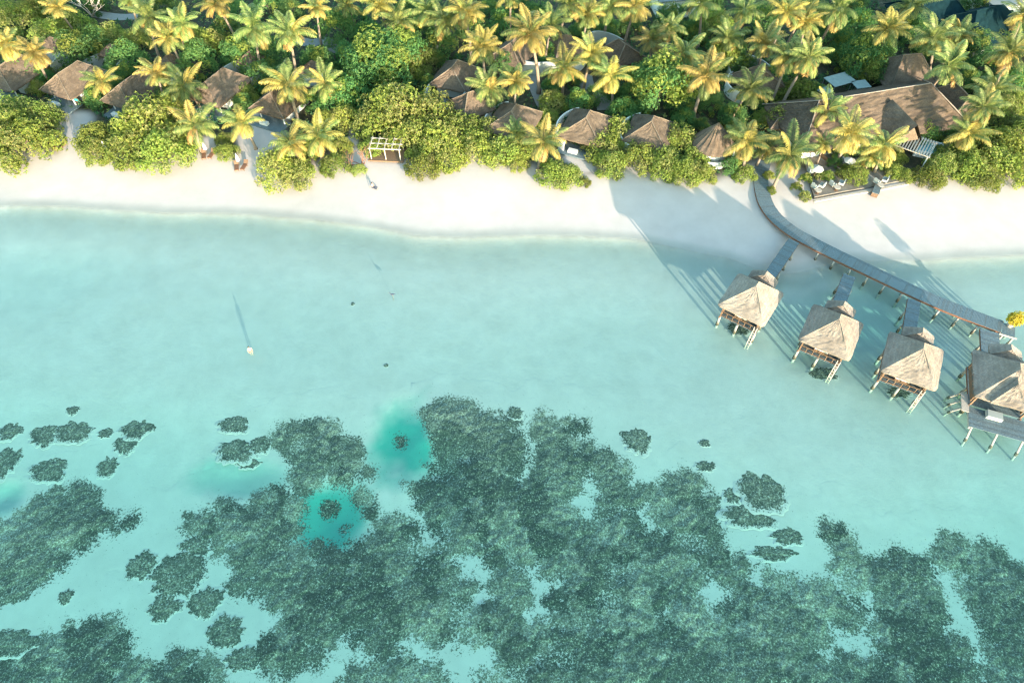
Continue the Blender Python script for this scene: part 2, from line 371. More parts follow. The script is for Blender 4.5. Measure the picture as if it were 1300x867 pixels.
used = np.unique(fc); remap = -np.ones(RX.size, np.int64); remap[used] = np.arange(len(used))
rv = np.stack([RX.ravel(), RY.ravel(), RZ.ravel()], -1)[used]
def world_noise(t, scale, detail, rough):
    ge = t.nodes.new('ShaderNodeNewGeometry'); n = N(t, 'ShaderNodeTexNoise', Scale=scale, Detail=detail, Roughness=rough); t.links.new(ge.outputs['Position'], n.inputs['Vector']); return n.outputs['Fac']
def coral_mat(name, gain=1.0, head=False):
    m, t, b = new_mat(name)
    f = world_noise(t, 5.0, 3, .8); g = world_noise(t, .16, 5, .62); k = world_noise(t, .55, 4, .65)
    c = ramp(t, f, [(.40, (.010*gain, .024*gain, .018*gain)), (.50, (.04*gain, .056*gain, .042*gain)), (.59, (.14*gain, .14*gain, .11*gain)), (.67, (.60*gain, .57*gain, .50*gain))])
    at_ = N(t, 'ShaderNodeAttribute'); at_.attribute_name = 'tone'
    c = mixc(t, ramp(t, g, [(.44, (0, 0, 0)), (.58, (.85, .85, .85))]) if head else at_.outputs['Fac'], c, ramp(t, f, [(.34, (.07*gain, .075*gain, .055*gain)), (.46, (.23*gain, .21*gain, .16*gain)), (.56, (.40*gain, .37*gain, .30*gain)), (.66, (.70*gain, .66*gain, .58*gain))]))
    c = mixc(t, ramp(t, k, [(.50, (0, 0, 0)), (.64, (.5, .5, .5))]), c, (.028*gain, .045*gain, .034*gain))
    # growth thins out into sand toward the rim of each patch
    if head:
        tc = t.nodes.new('ShaderNodeTexCoord'); vm = N(t, 'ShaderNodeVectorMath', operation='MULTIPLY'); vm.inputs[1].default_value = (1, 1, 0)
        ln = N(t, 'ShaderNodeVectorMath', operation='LENGTH'); t.links.new(tc.outputs['Object'], vm.inputs[0]); t.links.new(vm.outputs[0], ln.inputs[0])
        cov = N(t, 'ShaderNodeMapRange'); cov.inputs[1].default_value = 1.22; cov.inputs[2].default_value = .55; t.links.new(ln.outputs['Value'], cov.inputs[0])
    else:
        at = N(t, 'ShaderNodeAttribute'); at.attribute_name = 'cover'; cov = N(t, 'ShaderNodeMapRange'); t.links.new(at.outputs['Fac'], cov.inputs[0])
    geo = t.nodes.new('ShaderNodeNewGeometry'); wn = N(t, 'ShaderNodeTexNoise', Scale=4.0, Detail=3.0, Roughness=.75); t.links.new(geo.outputs['Position'], wn.inputs['Vector'])
    dlt = N(t, 'ShaderNodeMath', operation='SUBTRACT'); t.links.new(cov.outputs[0], dlt.inputs[0])
    inv = N(t, 'ShaderNodeMapRange'); inv.inputs[1].default_value = .26; inv.inputs[2].default_value = .74; t.links.new(wn.outputs['Fac'], inv.inputs[0]); t.links.new(inv.outputs[0], dlt.inputs[1])
    fm = N(t, 'ShaderNodeMapRange'); fm.inputs[1].default_value = -.10; fm.inputs[2].default_value = .12; t.links.new(dlt.outputs[0], fm.inputs[0])
    sand = mixc(t, 1.0, sand_nodes(t), (1.0, 1.0, 1.0), 'MULTIPLY')
    if not head:
        a2 = N(t, 'ShaderNodeAttribute'); a2.attribute_name = 'deep_tint'; sand = mixc(t, a2.outputs['Fac'], sand, (.012, .27, .235))  # same deep-water teal put into the sand colour between the coral
    c = mixc(t, fm.outputs[0], sand, c)
    t.links.new(c, b.inputs['Base Color']); b.inputs['Roughness'].default_value = .9; b.inputs['Specular IOR Level'].default_value = .1
    fb_ = N(t, 'ShaderNodeMath', operation='MULTIPLY'); t.links.new(f, fb_.inputs[0]); t.links.new(fm.outputs[0], fb_.inputs[1]); bump(t, b, fb_.outputs[0], .25, .08); return m
M['coral'] = coral_mat('coral_reef_growth', .74); 
rme = np_mesh('coral_reef', rv, remap[fc], M['coral'])
cv = rme.attributes.new('cover', 'FLOAT', 'POINT'); cv.data.foreach_set('value', np.clip(np.clip(np.where(Ff[used] > -.8, .12+.88*(Ff[used]+.8)/1.7, .12*(Ff[used]+7)/6.2), 0, 1)-.36*THIN.ravel()[used], 0, 1).astype(np.float32))
tv = rme.attributes.new('tone', 'FLOAT', 'POINT'); tv.data.foreach_set('value', np.clip(TONE+.35*(fbm(RX*.09, RY*.09, 3, 61)-.5)*2, 0, 1).ravel()[used].astype(np.float32))
fv = rme.attributes.new('deep_tint', 'FLOAT', 'POINT'); fv.data.foreach_set('value', deep_tint(RX, RY).ravel()[used].astype(np.float32))
o = link('coral_reef', rme)
tag(o, 'dark green speckled coral reef spreading under the clear shallow water', 'coral reef', kind='stuff')
# terrain with its zone attribute (dry litter under the trees, thin weed by the reef)
gme = np_mesh('ground', np.stack([XX.ravel(), YY.ravel(), ZZ.ravel()], -1), grid_faces(len(gx), len(gy)), M['sand'])
ca = gme.color_attributes.new('zone', 'FLOAT_COLOR', 'POINT')
zc = np.zeros((XX.size, 4), np.float32); zc[:, 0] = ZON.ravel(); zc[:, 1] = (sstep(.12, .0, ZZ)*sstep(-.75, -.38, ZZ)).ravel();  zc[:, 2] = sstep(.16, .02, ZZ).ravel(); zc[:, 3] = 1
ca.data.foreach_set('color', zc.ravel())
DEEP_TINT = deep_tint(XX, YY)
cf = gme.color_attributes.new('deep_tint_rgb', 'FLOAT_COLOR', 'POINT'); zf = np.ones((XX.size, 4), np.float32); zf[:, :3] = DEEP_TINT.ravel()[:, None]; cf.data.foreach_set('color', zf.ravel())
tag(link('ground', gme), kind='structure')

# ------------------------------------------------------------------ water
m, t, b = new_mat('lagoon_water'); t.nodes.remove(b)
out = t.nodes['Material Output']
tp = t.nodes.new('ShaderNodeBsdfTransparent'); gl = N(t, 'ShaderNodeBsdfGlossy', Roughness=.06)
fr = N(t, 'ShaderNodeFresnel', IOR=1.33); mx = t.nodes.new('ShaderNodeMixShader')
n1 = noise(t, .30, 3, .6, 'Object', (1, 1.9, 1), 1.0); n2 = noise(t, 1.05, 2, .55, 'Object', (1, 2.3, 1), 1.4)
ad = N(t, 'ShaderNodeMath', operation='ADD'); n1s = N(t, 'ShaderNodeMath', operation='MULTIPLY'); n1s.inputs[1].default_value = .35; t.links.new(n1, n1s.inputs[0]); t.links.new(n1s.outputs[0], ad.inputs[0]); t.links.new(n2, ad.inputs[1])
bp = N(t, 'ShaderNodeBump', Strength=.8, Distance=.10); t.links.new(ad.outputs[0], bp.inputs['Height'])
t.links.new(bp.outputs[0], fr.inputs['Normal']); t.links.new(bp.outputs[0], gl.inputs['Normal'])
ge = t.nodes.new('ShaderNodeNewGeometry'); fx = N(t, 'ShaderNodeMix'); rp = N(t, 'ShaderNodeMapRange'); rp.inputs[1].default_value = .50; rp.inputs[2].default_value = .86; rp.inputs[3].default_value = 0; rp.inputs[4].default_value = .36; t.links.new(ad.outputs[0], rp.inputs[0]); t.links.new(rp.outputs[0], fx.inputs[3])
t.links.new(ge.outputs['Backfacing'], fx.inputs[0]); t.links.new(fr.outputs[0], fx.inputs[2])
df = N(t, 'ShaderNodeBsdfDiffuse'); df.inputs[0].default_value = (.45, .84, .74, 1)      # fine suspended sediment
m2 = N(t, 'ShaderNodeMixShader'); m2.inputs[0].default_value = .028; t.links.new(tp.outputs[0], m2.inputs[1]); t.links.new(df.outputs[0], m2.inputs[2])
t.links.new(fx.outputs[0], mx.inputs[0]); t.links.new(m2.outputs[0], mx.inputs[1]); t.links.new(gl.outputs[0], mx.inputs[2])
t.links.new(mx.outputs[0], out.inputs['Surface'])
vo = N(t, 'ShaderNodeVolumeAbsorption', Density=.27); vo.inputs['Color'].default_value = (.60, .940, .912, 1)
t.links.new(vo.outputs[0], out.inputs['Volume']); M['water'] = m
mb = MB(); mb.box((0, 0, -20), (9000, 9000, 40)); tag(part('water', mb, M['water'], None), kind='structure')

# ------------------------------------------------------------------ coral heads
def coral_head_mesh(name, seed):
    na, nr = 72, 22; V = []; FC = []; cov = []; tone = []
    az = np.arange(na)*2*math.pi/na; ca_, sa_ = np.cos(az), np.sin(az)
    edge = 1+.40*(vnoise(ca_*1.2+9, sa_*1.2+seed, seed)-.5)+.36*(vnoise(ca_*2.6+9, sa_*2.6, seed+3)-.5)+.30*(vnoise(ca_*7+9, sa_*7, seed+4)-.5)
    for j in range(nr+1):
        q = 1.18*j/nr
        for i in range(na):
            x, y = ca_[i]*q*edge[i], sa_[i]*q*edge[i]; l = float(fbm(np.array([x*4.5+seed+20]), np.array([y*4.5+20]), 3, seed)[0])-.5
            h = max(0, 1-(q/1.22)**2); V.append((x, y, (h*(1+1.6*l)) if j < nr else -.3)); cov.append(min(1, max(0, (1.24-q)/.55))-.2*max(0, l)); tone.append(.5+.9*l-.35*math.exp(-((q-.9)/.2)**2))
    for j in range(nr):
        for i in range(na):
            k = (i+1) % na; FC.append((j*na+i, j*na+k, (j+1)*na+k, (j+1)*na+i))
    FC = [tuple(reversed(f)) for f in FC]
    me = np_mesh(name, V, FC, M['coral']); n = len(me.vertices)
    for nm, vals in (('cover', cov), ('tone', tone), ('deep_tint', [0]*n)): me.attributes.new(nm, 'FLOAT', 'POINT').data.foreach_set('value', np.array(vals, np.float32)[:n])
    return me
CH = [coral_head_mesh('coral_head', s) for s in (2, 5, 9, 14, 23, 31)]
heads = [(15, 546, 13, 11, 'small round coral head by the left frame edge above the dark left one'), (58, 551, 20, 15, 'left half of the twin coral head at upper left'), (96, 545, 20, 13, 'right half of the twin coral head at upper left'),
 (66, 594, 20, 17, 'oval coral head below the twin coral head'), (8, 582, 16, 22, 'dark coral head cut by the left frame edge'), (134, 549, 9, 6, 'tiny coral patch right of the twin coral head'),
 (176, 543, 18, 12, 'upper lobe of the slanting coral patch right of the tiny one'), (160, 563, 16, 13, 'lower lobe of the slanting coral patch at upper left'), (138, 590, 11, 12, 'faint sparse coral patch below the slanting coral patch'),
 (300, 537, 17, 12, 'round coral head standing alone above the split coral head'), (306, 568, 24, 16, 'split coral head at the edge of the pale turquoise hollow'), (331, 562, 13, 12, 'small coral lobe touching the split coral head on its right'), (318, 585, 16, 8, 'deep coral ledge under the split coral head'),
 (809, 558, 19, 17, 'round coral head standing clear right of the main reef'), (968, 618, 25, 23, 'large round coral head left of the sea pavilions, upper of two joined'), (954, 652, 28, 17, 'broad coral head joined below the large round one at right'),
 (930, 626, 10, 11, 'sparse coral patch on the left of the large round coral head'), (999, 679, 19, 11, 'flat oval coral head between the large round one and the reef arm'), (985, 701, 26, 9, 'thin scattered coral patch below the flat oval coral head'),
 (92, 521, 8, 6, 'faint speck of coral far above the twin coral head'), (654, 523, 9, 7, 'small coral tuft between two humps of the reef top'), (895, 562, 6, 5, 'tiny dark coral speck in open water right of centre'), (896, 590, 11, 7, 'small ragged coral patch below the tiny dark speck'),
 (225, 728, 32, 27, 'pale broad coral patch on the sand left of the main reef'), (210, 770, 18, 16, 'pale round coral patch below the broad pale one'), (259, 765, 22, 19, 'pale coral patch right of the round pale patch'), (288, 800, 20, 18, 'pale coral patch beside the lower left reef arm'),
 (250, 692, 18, 13, 'small coral patch just left of the reef shoulder'), (180, 716, 16, 17, 'oval dark coral head alone on the sand at lower left'), (308, 836, 22, 14, 'low coral patch near the bottom left of the reef'), (20, 815, 30, 15, 'pale ring of coral near the lower left corner'),
 (83, 758, 9, 10, 'small ragged coral tuft on the sand at lower left'),
 (938, 416, 12, 7, 'dark weedy coral patch under the seaward edge of the leftmost sea pavilion'), (1046, 474, 16, 8, 'dark weedy coral patch under the seaward edge of the second sea pavilion'), (1142, 497, 13, 7, 'dark weedy coral patch under the seaward edge of the third sea pavilion'),
 (490, 464, 3, 2, 'tiny dark stone of coral alone on the pale sand'), (448, 386, 2, 2, 'tiny dark coral stone near the seabird')]
for i, (px, py, rx, ry, lab) in enumerate(heads):
    c = G(px, py, -1.2); z = hgt(c.x, c.y); c = G(px, py, z)
    sx = (G(px+rx, py, z).x-c.x); sy = (G(px, py-ry, z)-c).y
    o_h = min(.10, .04+.03*min(sx, sy)); o = tag(link('coral_head', CH[i % 6]), lab, 'coral', 'coral heads beside the reef')
    o.location = (c.x, c.y, z+.004-.14*o_h); o.rotation_euler = (0, 0, 0); o.scale = (sx*1.12, sy*1.12, o_h)

# ------------------------------------------------------------------ boardwalk and jetties
def catmull(P, n=8):
    o = []
    for i in range(len(P)-1):
        p0, p1, p2, p3 = P[max(i-1, 0)], P[i], P[i+1], P[min(i+2, len(P)-1)]
        for k in range(n):
            u = k/n; o.append(.5*((2*p1)+(-p0+p2)*u+(2*p0-5*p1+4*p2-p3)*u*u+(-p0+3*p1-3*p2+p3)*u**3))
    o.append(P[-1]); return o
def resample(P, step):
    o = [P[0]]; acc = 0
    for a, b_ in zip(P, P[1:]):
        L = (b_-a).length; s = step-acc
        while s <= L: o.append(a+(b_-a)*(s/L)); s += step
        acc = (acc+L) % step
    return o
def planked_deck(path, width, z, plank=.17, gap=.02):
    """planks laid across a path, one mesh; returns (deck, beams) builders"""
    dk, bes = MB(), []; rnd = random.Random(3)
    P = resample(path, plank)
    for i in range(len(P)-1):
        a, b_ = P[i], P[i+1]; d = (b_-a).normalized(); n = Vector((-d.y, d.x, 0)); c = (a+b_)/2
        ang = math.atan2(d.y, d.x); w = width+rnd.uniform(-.05, .05)
        dk.box((c.x, c.y, z+rnd.uniform(-.006, .006)), (plank-gap, w, .05), ang, rnd.choice((0, 0, 0, 1)))
    Q = resample(path, 1.0); Q = Q if (Q[-1]-path[-1]).length < .05 else Q+[path[-1]]
    for s in (-1, 1):
        be = MB(); bes.append(be)
        for a, b_ in zip(Q, Q[1:]):
            d = (b_-a); L = d.length; d = d/L; n = Vector((-d.y, d.x, 0))*s*(width/2-.06); c = (a+b_)/2+n
            be.box((c.x, c.y, z-.165), (L+.04, .16, .26), math.atan2(d.y, d.x))
    return dk, bes
M['deck2'] = plain('worn_deck_wood', (.125, .155, .17), .8, .3, 5, .3)
def pile_mb(h, r=.14, foot=True):
    mb = MB(); mb.tube([(0, 0, .25), (0, 0, h)], [r, r*.95], 10, 0)
    mb.tube([(0, 0, -.30), (0, 0, .25)], [r*1.35, r*1.25], 10, 1); mb.tube([(0, 0, -2.4), (0, 0, -.30)], [r*1.1, r*1.1], 10, 0); return mb
walk_px = [(970, 205), (966, 222), (967, 238), (972, 257), (984, 275), (1004, 292), (1032, 308), (1070, 327), (1110, 346), (1150, 365), (1190, 383), (1230, 399), (1262, 411), (1273, 415)]
WZ = 1.55
wp = catmull([Vector((*G(a, b_, WZ).xy, 0)) for a, b_ in walk_px])
bw = thing('boardwalk', 'long curved grey plank boardwalk from the beach out past the sea pavilions', 'boardwalk', wp[0].to_tuple())
dk, be = planked_deck([p-wp[0] for p in wp], 2.15, WZ)
part('deck', dk, [M['deck'], M['deck2']], bw); [part('edge_beam', q_, M['beam'], bw) for q_ in be]
PILE = pile_mb(WZ-.30).mesh('pile', [M['concrete'], M['wet']], True)
def piles_along(path, parent, origin, width, step, skip=0):
    Q = resample(path, step)
    for i, p in enumerate(Q):
        if i < skip: continue
        a, b_ = Q[max(i-1, 0)], Q[min(i+1, len(Q)-1)]; d = (b_-a).normalized(); n = Vector((-d.y, d.x, 0))
        for s in (-1, 1):
            q = p+n*s*(width/2+.10); o = link('pile', PILE, parent); o.location = (q.x-origin.x, q.y-origin.y, 0)
piles_along(wp, bw, wp[0], 2.15, 2.35, 9)
# pavilions' places: centre, seaward heading (deg), label
pav = [((30.3, 56.4), -125, 'thatched sea pavilion nearest the beach, leftmost of the four'),
       ((39.0, 51.2), -121, 'second thatched sea pavilion from the left, seaward of the boardwalk'),
       ((47.4, 46.9), -117, 'third thatched sea pavilion from the left, beside the one with a sun deck'),
       ((57.2, 44.0), -110, 'rightmost thatched sea pavilion with a front gable and an open sun deck')]
jet = [((1012, 300), 0, 'plank jetty from the boardwalk to the leftmost sea pavilion'), ((1081, 343), 1, 'plank jetty from the boardwalk to the second sea pavilion'),
       ((1162, 374), 2, 'plank jetty from the boardwalk to the third sea pavilion'), ((1256, 412), 3, 'short wide plank jetty from the boardwalk end to the sun deck pavilion')]
for (pp, k, lab) in jet:
    a = Vector((*G(*pp, WZ).xy, 0)); (cx, cy), hd, _ = pav[k]
    back = Vector((cx, cy, 0))-Vector((math.cos(R(hd)), math.sin(R(hd)), 0))*2.6
    d = (back-a).normalized(); a = a+d*1.12
    j = thing('access_jetty', lab, 'jetty', a.to_tuple(), 0, 'jetties linking the boardwalk to the sea pavilions')
    dk, be = planked_deck([Vector((0, 0, 0)), back-a], 2.2 if k == 3 else 1.6, WZ-.012)
    part('deck', dk, [M['deck'], M['deck2']], j); [part('edge_beam', q_, M['beam'], j) for q_ in be]
    piles_along([a, back], j, a, 1.5, 2.3, 1)
# end platform with posts and its potted plant
e = G(1271, 416, WZ); ang = R(-25)
pf = thing('end_platform', 'small pale landing with a cross beam at the seaward end of the boardwalk', 'platform', (e.x, e.y, 0), ang)
mb = MB()
for i in range(9): mb.box((.2+i*.17, 0, WZ-.02), (.15, 2.0, .05), 0)
part('deck', mb, M['deck'], pf); mb = MB(); mb.box((.9, -.95, WZ-.16), (2.0, .16, .22)); part('cross_beam', mb, M['palewood'], pf)
for x, y in ((.3, -1.0), (1.5, -1.0), (1.5, .9), (.3, .9)): link('pile', PILE, pf).location = (x, y, 0)

def rosette(mb, c, nrm, r, rnd, n=6, mi=0, w=.42):
    nrm = Vector(nrm).normalized(); u = nrm.cross(Vector((rnd.gauss(0, 1), rnd.gauss(0, 1), rnd.gauss(0, 1)))).normalized(); v = nrm.cross(u)
    c = Vector(c); a0 = rnd.uniform(0, 6.28)
    for i in range(n):
        a = a0+6.283*i/n+rnd.uniform(-.3, .3); d = u*math.cos(a)+v*math.sin(a); sde = nrm.cross(d)
        L = r*rnd.uniform(.7, 1.15); el = rnd.uniform(.0, .7); tip = c+(d*math.cos(el)+nrm*math.sin(el))*L; mid = c+(d*math.cos(el+.25)+nrm*math.sin(el+.25))*L*.55
        mb.quad(tuple(c), tuple(mid-sde*L*w*.5), tuple(tip), tuple(mid+sde*L*w*.5), mi)
rnd = random.Random(5)
q = G(1281, 414, WZ); pl = thing('potted_plant', 'bright yellow-green potted plant at the end of the boardwalk', 'plant', (q.x, q.y, WZ))
mb = MB(); mb.tube([(0, 0, 0), (0, 0, .25), (0, 0, .62)], [.30, .38, .45], 12); part('pot', mb, M['palewood'], pl)
mb = MB()
for i in range(170):
    d = Vector((rnd.gauss(0, 1), rnd.gauss(0, 1), abs(rnd.gauss(0, 1)))).normalized(); rosette(mb, Vector((0, 0, 1.15))+Vector((d.x*.85, d.y*.85, d.z*1.3))*rnd.uniform(.5, 1.05), d+Vector((0, 0, .3)), .36, rnd, 5)
part('foliage', mb, M['leaf_lime'], pl)
mb = MB()
for i in range(5): mb.tube([(0, 0, .5), (rnd.uniform(-.3, .3), rnd.uniform(-.3, .3), 1.5)], [.04, .02], 5)
part('stem', mb, M['bark'], pl)

# ------------------------------------------------------------------ thatched roofs
def thatch_faces(mb, quads, rnd, n=10, amp=.06, thick=.22):
    """each roof face as a slightly uneven grid, with a drooping eave edge of real thickness"""
    for A, B, C, D in quads:                 # A,B eave  C,D ridge (A->B, D above A, C above B)
        A, B, C, D = map(Vector, (A, B, C, D)); nr = (B-A).cross(D-A).normalized()
        i0 = len(mb.v)
        for j in range(n+1):
            for i in range(n+1):
                u, v = i/n, j/n; p = (A*(1-u)+B*u)*(1-v)+(D*(1-u)+C*u)*v
                sag = -.10*math.sin(math.pi*v); e = 0 if (i in (0, n) or j == n) else rnd.uniform(-amp, amp)
                dz = rnd.uniform(-.06, .04) if j == 0 else 0
                mb.v.append(tuple(p+nr*(e+sag*(0 if i in (0, n) else 1))+Vector((0, 0, dz))))
        for j in range(n):
            for i in range(n):
                k = i0+j*(n+1)+i; mb.f.append((k, k+1, k+n+2, k+n+1)); mb.m.append(0)
        for i in range(n):                   # eave fascia
            p, q_ = Vector(mb.v[i0+i]), Vector(mb.v[i0+i+1]); dn = Vector((0, 0, -thick))-nr*.02
            a_, b2 = p+dn+Vector((0, 0, rnd.uniform(-.08, .05))), q_+dn
            mb.quad(tuple(a_), tuple(b2), tuple(q_), tuple(p))
def hip_roof(L, Wd, ridge, ze, zr, seed=0, n=10, off=(0, 0), amp=.06, caps=True):
    """hip roof, long axis local X; returns (roof, caps)"""
    rnd = random.Random(seed); x, y, r = L/2, Wd/2, ridge/2; ox, oy = off
    P = lambda a, b_, z: Vector((a+ox, b_+oy, z))
    mb = MB()
    c = [P(-x, -y, ze), P(x, -y, ze), P(x, y, ze), P(-x, y, ze)]; ra, rb = P(-r, 0, zr), P(r, 0, zr)
    thatch_faces(mb, [(c[0], c[1], rb, ra), (c[1], c[2], rb, rb), (c[2], c[3], ra, rb), (c[3], c[0], ra, ra)], rnd, n, amp)
    mb.quad(*[tuple(p-Vector((0, 0, .25))) for p in reversed(c)])
    for i, p in enumerate(mb.v):             # thatch is rounded over at the hips
        v = min(1, max(0, (p[2]-ze)/(zr-ze))); hx, hy = x*(1-v)+r*v+1e-3, y*(1-v)+1e-3; k = abs(p[0]-ox)/hx+abs(p[1]-oy)/hy; lim = 1.92+.08*v
        if k > lim: mb.v[i] = (ox+(p[0]-ox)*lim/k, oy+(p[1]-oy)*lim/k, p[2])
    cp = MB()
    for a, b_ in ((c[0], ra), (c[1], rb), (c[2], rb), (c[3], ra), (ra, rb)):
        if (a-b_).length > .2:
            k = 7; pts = [a*(1-i/k)+b_*(i/k)+Vector((0, 0, .015+rnd.uniform(-.03, .03))) for i in range(k+1)]
            cp.tube(pts, [.09+rnd.uniform(-.02, .02) for _ in pts], 6)
    return mb, cp
def rail_mb(pts, z0, h=.9):
    mb = MB()
    for a, b_ in zip(pts, pts[1:]):
        a, b_ = Vector((*a, 0)), Vector((*b_, 0)); d = b_-a; L = d.length; an = math.atan2(d.y, d.x); c = (a+b_)/2
        mb.box((c.x, c.y, z0+h), (L+.08, .10, .07), an); mb.box((c.x, c.y, z0+.2), (L, .06, .06), an)
        k = max(1, int(L/.75))
        for i in range(k+1):
            p = a+d*(i/k); mb.box((p.x, p.y, z0+h/2-.02), (.08, .08, h-.06), an)
    return mb
def sea_pavilion(k):
    (cx, cy), hd, lab = pav[k]; g = k == 3
    t = thing('sea_pavilion', lab, 'pavilion', (cx, cy, 0), R(hd), 'thatched pavilions standing in the lagoon')   # local +X seaward
    L, Wd = (7.2, 7.0) if g else (6.7, 6.3)
    ze, zr = 4.15, 7.0
    r, cp = hip_roof(L, Wd, .9, ze, zr, 40+k, 14, amp=.035)
    ro = part('roof', r, M['thatch'], t)
    r2, c2 = hip_roof(1.7, 3.6, .9, 4.55, 5.75, 60+k, 6, (-L/2-.25, 0)); r2.v = [tuple(v) for v in r2.v]
    part('entrance_roof', r2, M['thatch'], t)
    # deck, floor beams, piles
    dx, dy = L/2-.7, Wd/2-.65
    path = [Vector((-dx, 0, 0)), Vector((dx, 0, 0))]
    dk, be = planked_deck(path, 2*dy, 1.6); part('deck', dk, [M['deck'], M['deck2']], t); [part('floor_beam', q_, M['beam'], t) for q_ in be]
    pm = pile_mb(1.34, .17).mesh('pile', [M['concrete'], M['wet']], True)
    for x in (-dx+.2, 0, dx-.15):
        for y in (-dy+.1, 0, dy-.1): link('pile', pm, t).location = (x, y, 0)
    # posts and walls
    for x in (-dx+.15, dx-.15):
        for y in (-dy+.15, dy-.15):
            mb = MB(); mb.box((x, y, 2.85), (.18, .18, 2.4)); part('post', mb, M['wood'], t)
    for y in (-dy+.15, dy-.15):
        mb = MB(); mb.box((-.1, y, 2.6), (2*dx-.9, .10, 1.85))
        w = part('wall', mb, M['wood'], t)
        mb = MB()
        for i in range(4): mb.box((-1.6+i*1.05, y+(.06 if y > 0 else -.06), 2.85), (.7, .03, .8))
        part('window', mb, M['glass'], w)
    mb = MB(); mb.box((-dx+.15, 0, 2.6), (.10, 2*dy-.6, 1.85)); w = part('wall', mb, M['wood'], t)
    mb = MB(); mb.box((-dx+.09, 0, 2.55), (.05, 1.0, 1.75)); part('door', mb, M['palewood'], w)
    if not g:
        part('railing', rail_mb([(dx-.05, -dy+.1), (dx-.05, dy-.1)], 1.63, .95), M['wood'], t)
        mb = MB()
        for y in (-.18, .18): mb.tube([(dx+.05, dy-.25+y, 2.7), (dx+.95, dy-.25+y, -1.2)], .055, 6)
        for i in range(8):
            u = (i+1)/9; mb.box((dx+.05+.9*u, dy-.25, 2.7-3.9*u), (.14, .40, .05))
        part('ladder', mb, M['palewood'], t)
        mb = MB(); mb.box((.8, 0, 1.86), (2.2, 1.7, .45)); mb.box((.8, 0, 2.15), (2.0, 1.6, .14), 0, 1); part('day_bed', mb, [M['wood'], M['white']], t)
    else:
        # front gable roof over the sun deck side
        mb = MB(); rn = random.Random(9); y, x0, x1, e_, p_ = 1.9, .9, 4.0, 4.45, 6.35
        thatch_faces(mb, [((x0, -y, e_), (x1, -y, e_), (x1-1.9, 0, p_), (x0, 0, p_)), ((x1, y, e_), (x0, y, e_), (x0, 0, p_), (x1-1.9, 0, p_)), ((x1, -y, e_), (x1, y, e_), (x1-1.9, 0, p_), (x1-1.9, 0, p_))], rn, 9)
        part('gable_roof', mb, M['thatch'], t)
        path = [Vector((dx+.05, .3, 0)), Vector((dx+3.0, .3, 0))]
        dk, be = planked_deck(path, 6.2, 1.4); part('sun_deck', dk, [M['deck'], M['deck2']], t); [part('deck_beam', q_, M['palewood'], t) for q_ in be]
        for y in (-2.4, .3, 3.0):
            mb = MB(); mb.tube([(dx+2.7, y, 1.2), (dx+3.6, y, -.1)], .13, 8); mb.tube([(dx+3.6, y, -.1), (dx+3.75, y, -.45)], .19, 8, 1); mb.tube([(dx+3.75, y, -.45), (dx+4.1, y, -1.6)], .13, 8)
            part('brace_pile', mb, [M['concrete'], M['wet']], t)
        for x, y in ((.8, -dy-.1), (1.9, -dy-.1), (3.0, -dy-.1)):
            mb = MB(); mb.tube([(x, y, 1.3), (x+.2, y-1.1, -.1)], .12, 8); mb.tube([(x+.2, y-1.1, -.1), (x+.24, y-1.22, -.42)], .18, 8, 1); mb.tube([(x+.24, y-1.22, -.42), (x+.35, y-1.6, -1.6)], .12, 8)
            part('brace_pile', mb, [M['concrete'], M['wet']], t)
        mb = MB(); mb.box((dx+.7, -.2, 1.70), (1.0, 1.7, .42)); mb.box((dx+.7, -.2, 1.97), (.95, 1.6, .12)); part('day_bed', mb, M['wallwhite'], t)
        mb = MB(); mb.box((dx-.3, -dy-.35, 1.5), (2.6, .8, .08)); part('side_step', mb, M['palewood'], t)
    # thatch shadowed soffit beams
    mb = MB()
    for y in (-dy+.15, dy-.15): mb.box((0, y, 4.02), (2*dx, .16, .16))
    for x in (-dx+.15, dx-.15): mb.box((x, 0, 3.86), (.16, 2*dy, .16))
    part('eave_beam', mb, M['wood'], t)
for k in range(4): sea_pavilion(k)

# ------------------------------------------------------------------ island buildings
keepout = []                                     # circles that trees' trunks and undergrowth avoid
def arc_wall(mb, cx, cy, rx, ry, a0, a1, h, th=.22, n=22, z0=0):
    for i in range(n):
        p = [a0+(a1-a0)*(i+k)/n for k in (0, 1)]
        o_ = [(cx+rx*math.cos(a), cy+ry*math.sin(a)) for a in p]; q_ = [(cx+(rx-th)*math.cos(a), cy+(ry-th)*math.sin(a)) for a in p]
        A, B, C, D = o_[0], o_[1], q_[1], q_[0]
        mb.quad((*A, z0), (*B, z0), (*B, h), (*A, h)); mb.quad((*C, z0), (*D, z0), (*D, h), (*C, h)); mb.quad((*A, h), (*B, h), (*C, h), (*D, h))
        if i in (0, n-1):
            e = (A, D) if i == 0 else (B, C); mb.quad((*e[0], z0), (*e[1], z0), (*e[1], h), (*e[0], h))
M['ridge'] = thatch_mat('pale_ridge_thatch', (.16, .13, .10), (.24, .19, .15), (.32, .26, .21))
M['shade_roof'] = plain('shade_toned_roof', (.008, .026, .032), .95, .3, 1.2); M['shade_roof'].node_tree.nodes['Principled BSDF'].inputs['Specular IOR Level'].default_value = .05  # palm shade on the hall roofs is put into this dark colour
pass
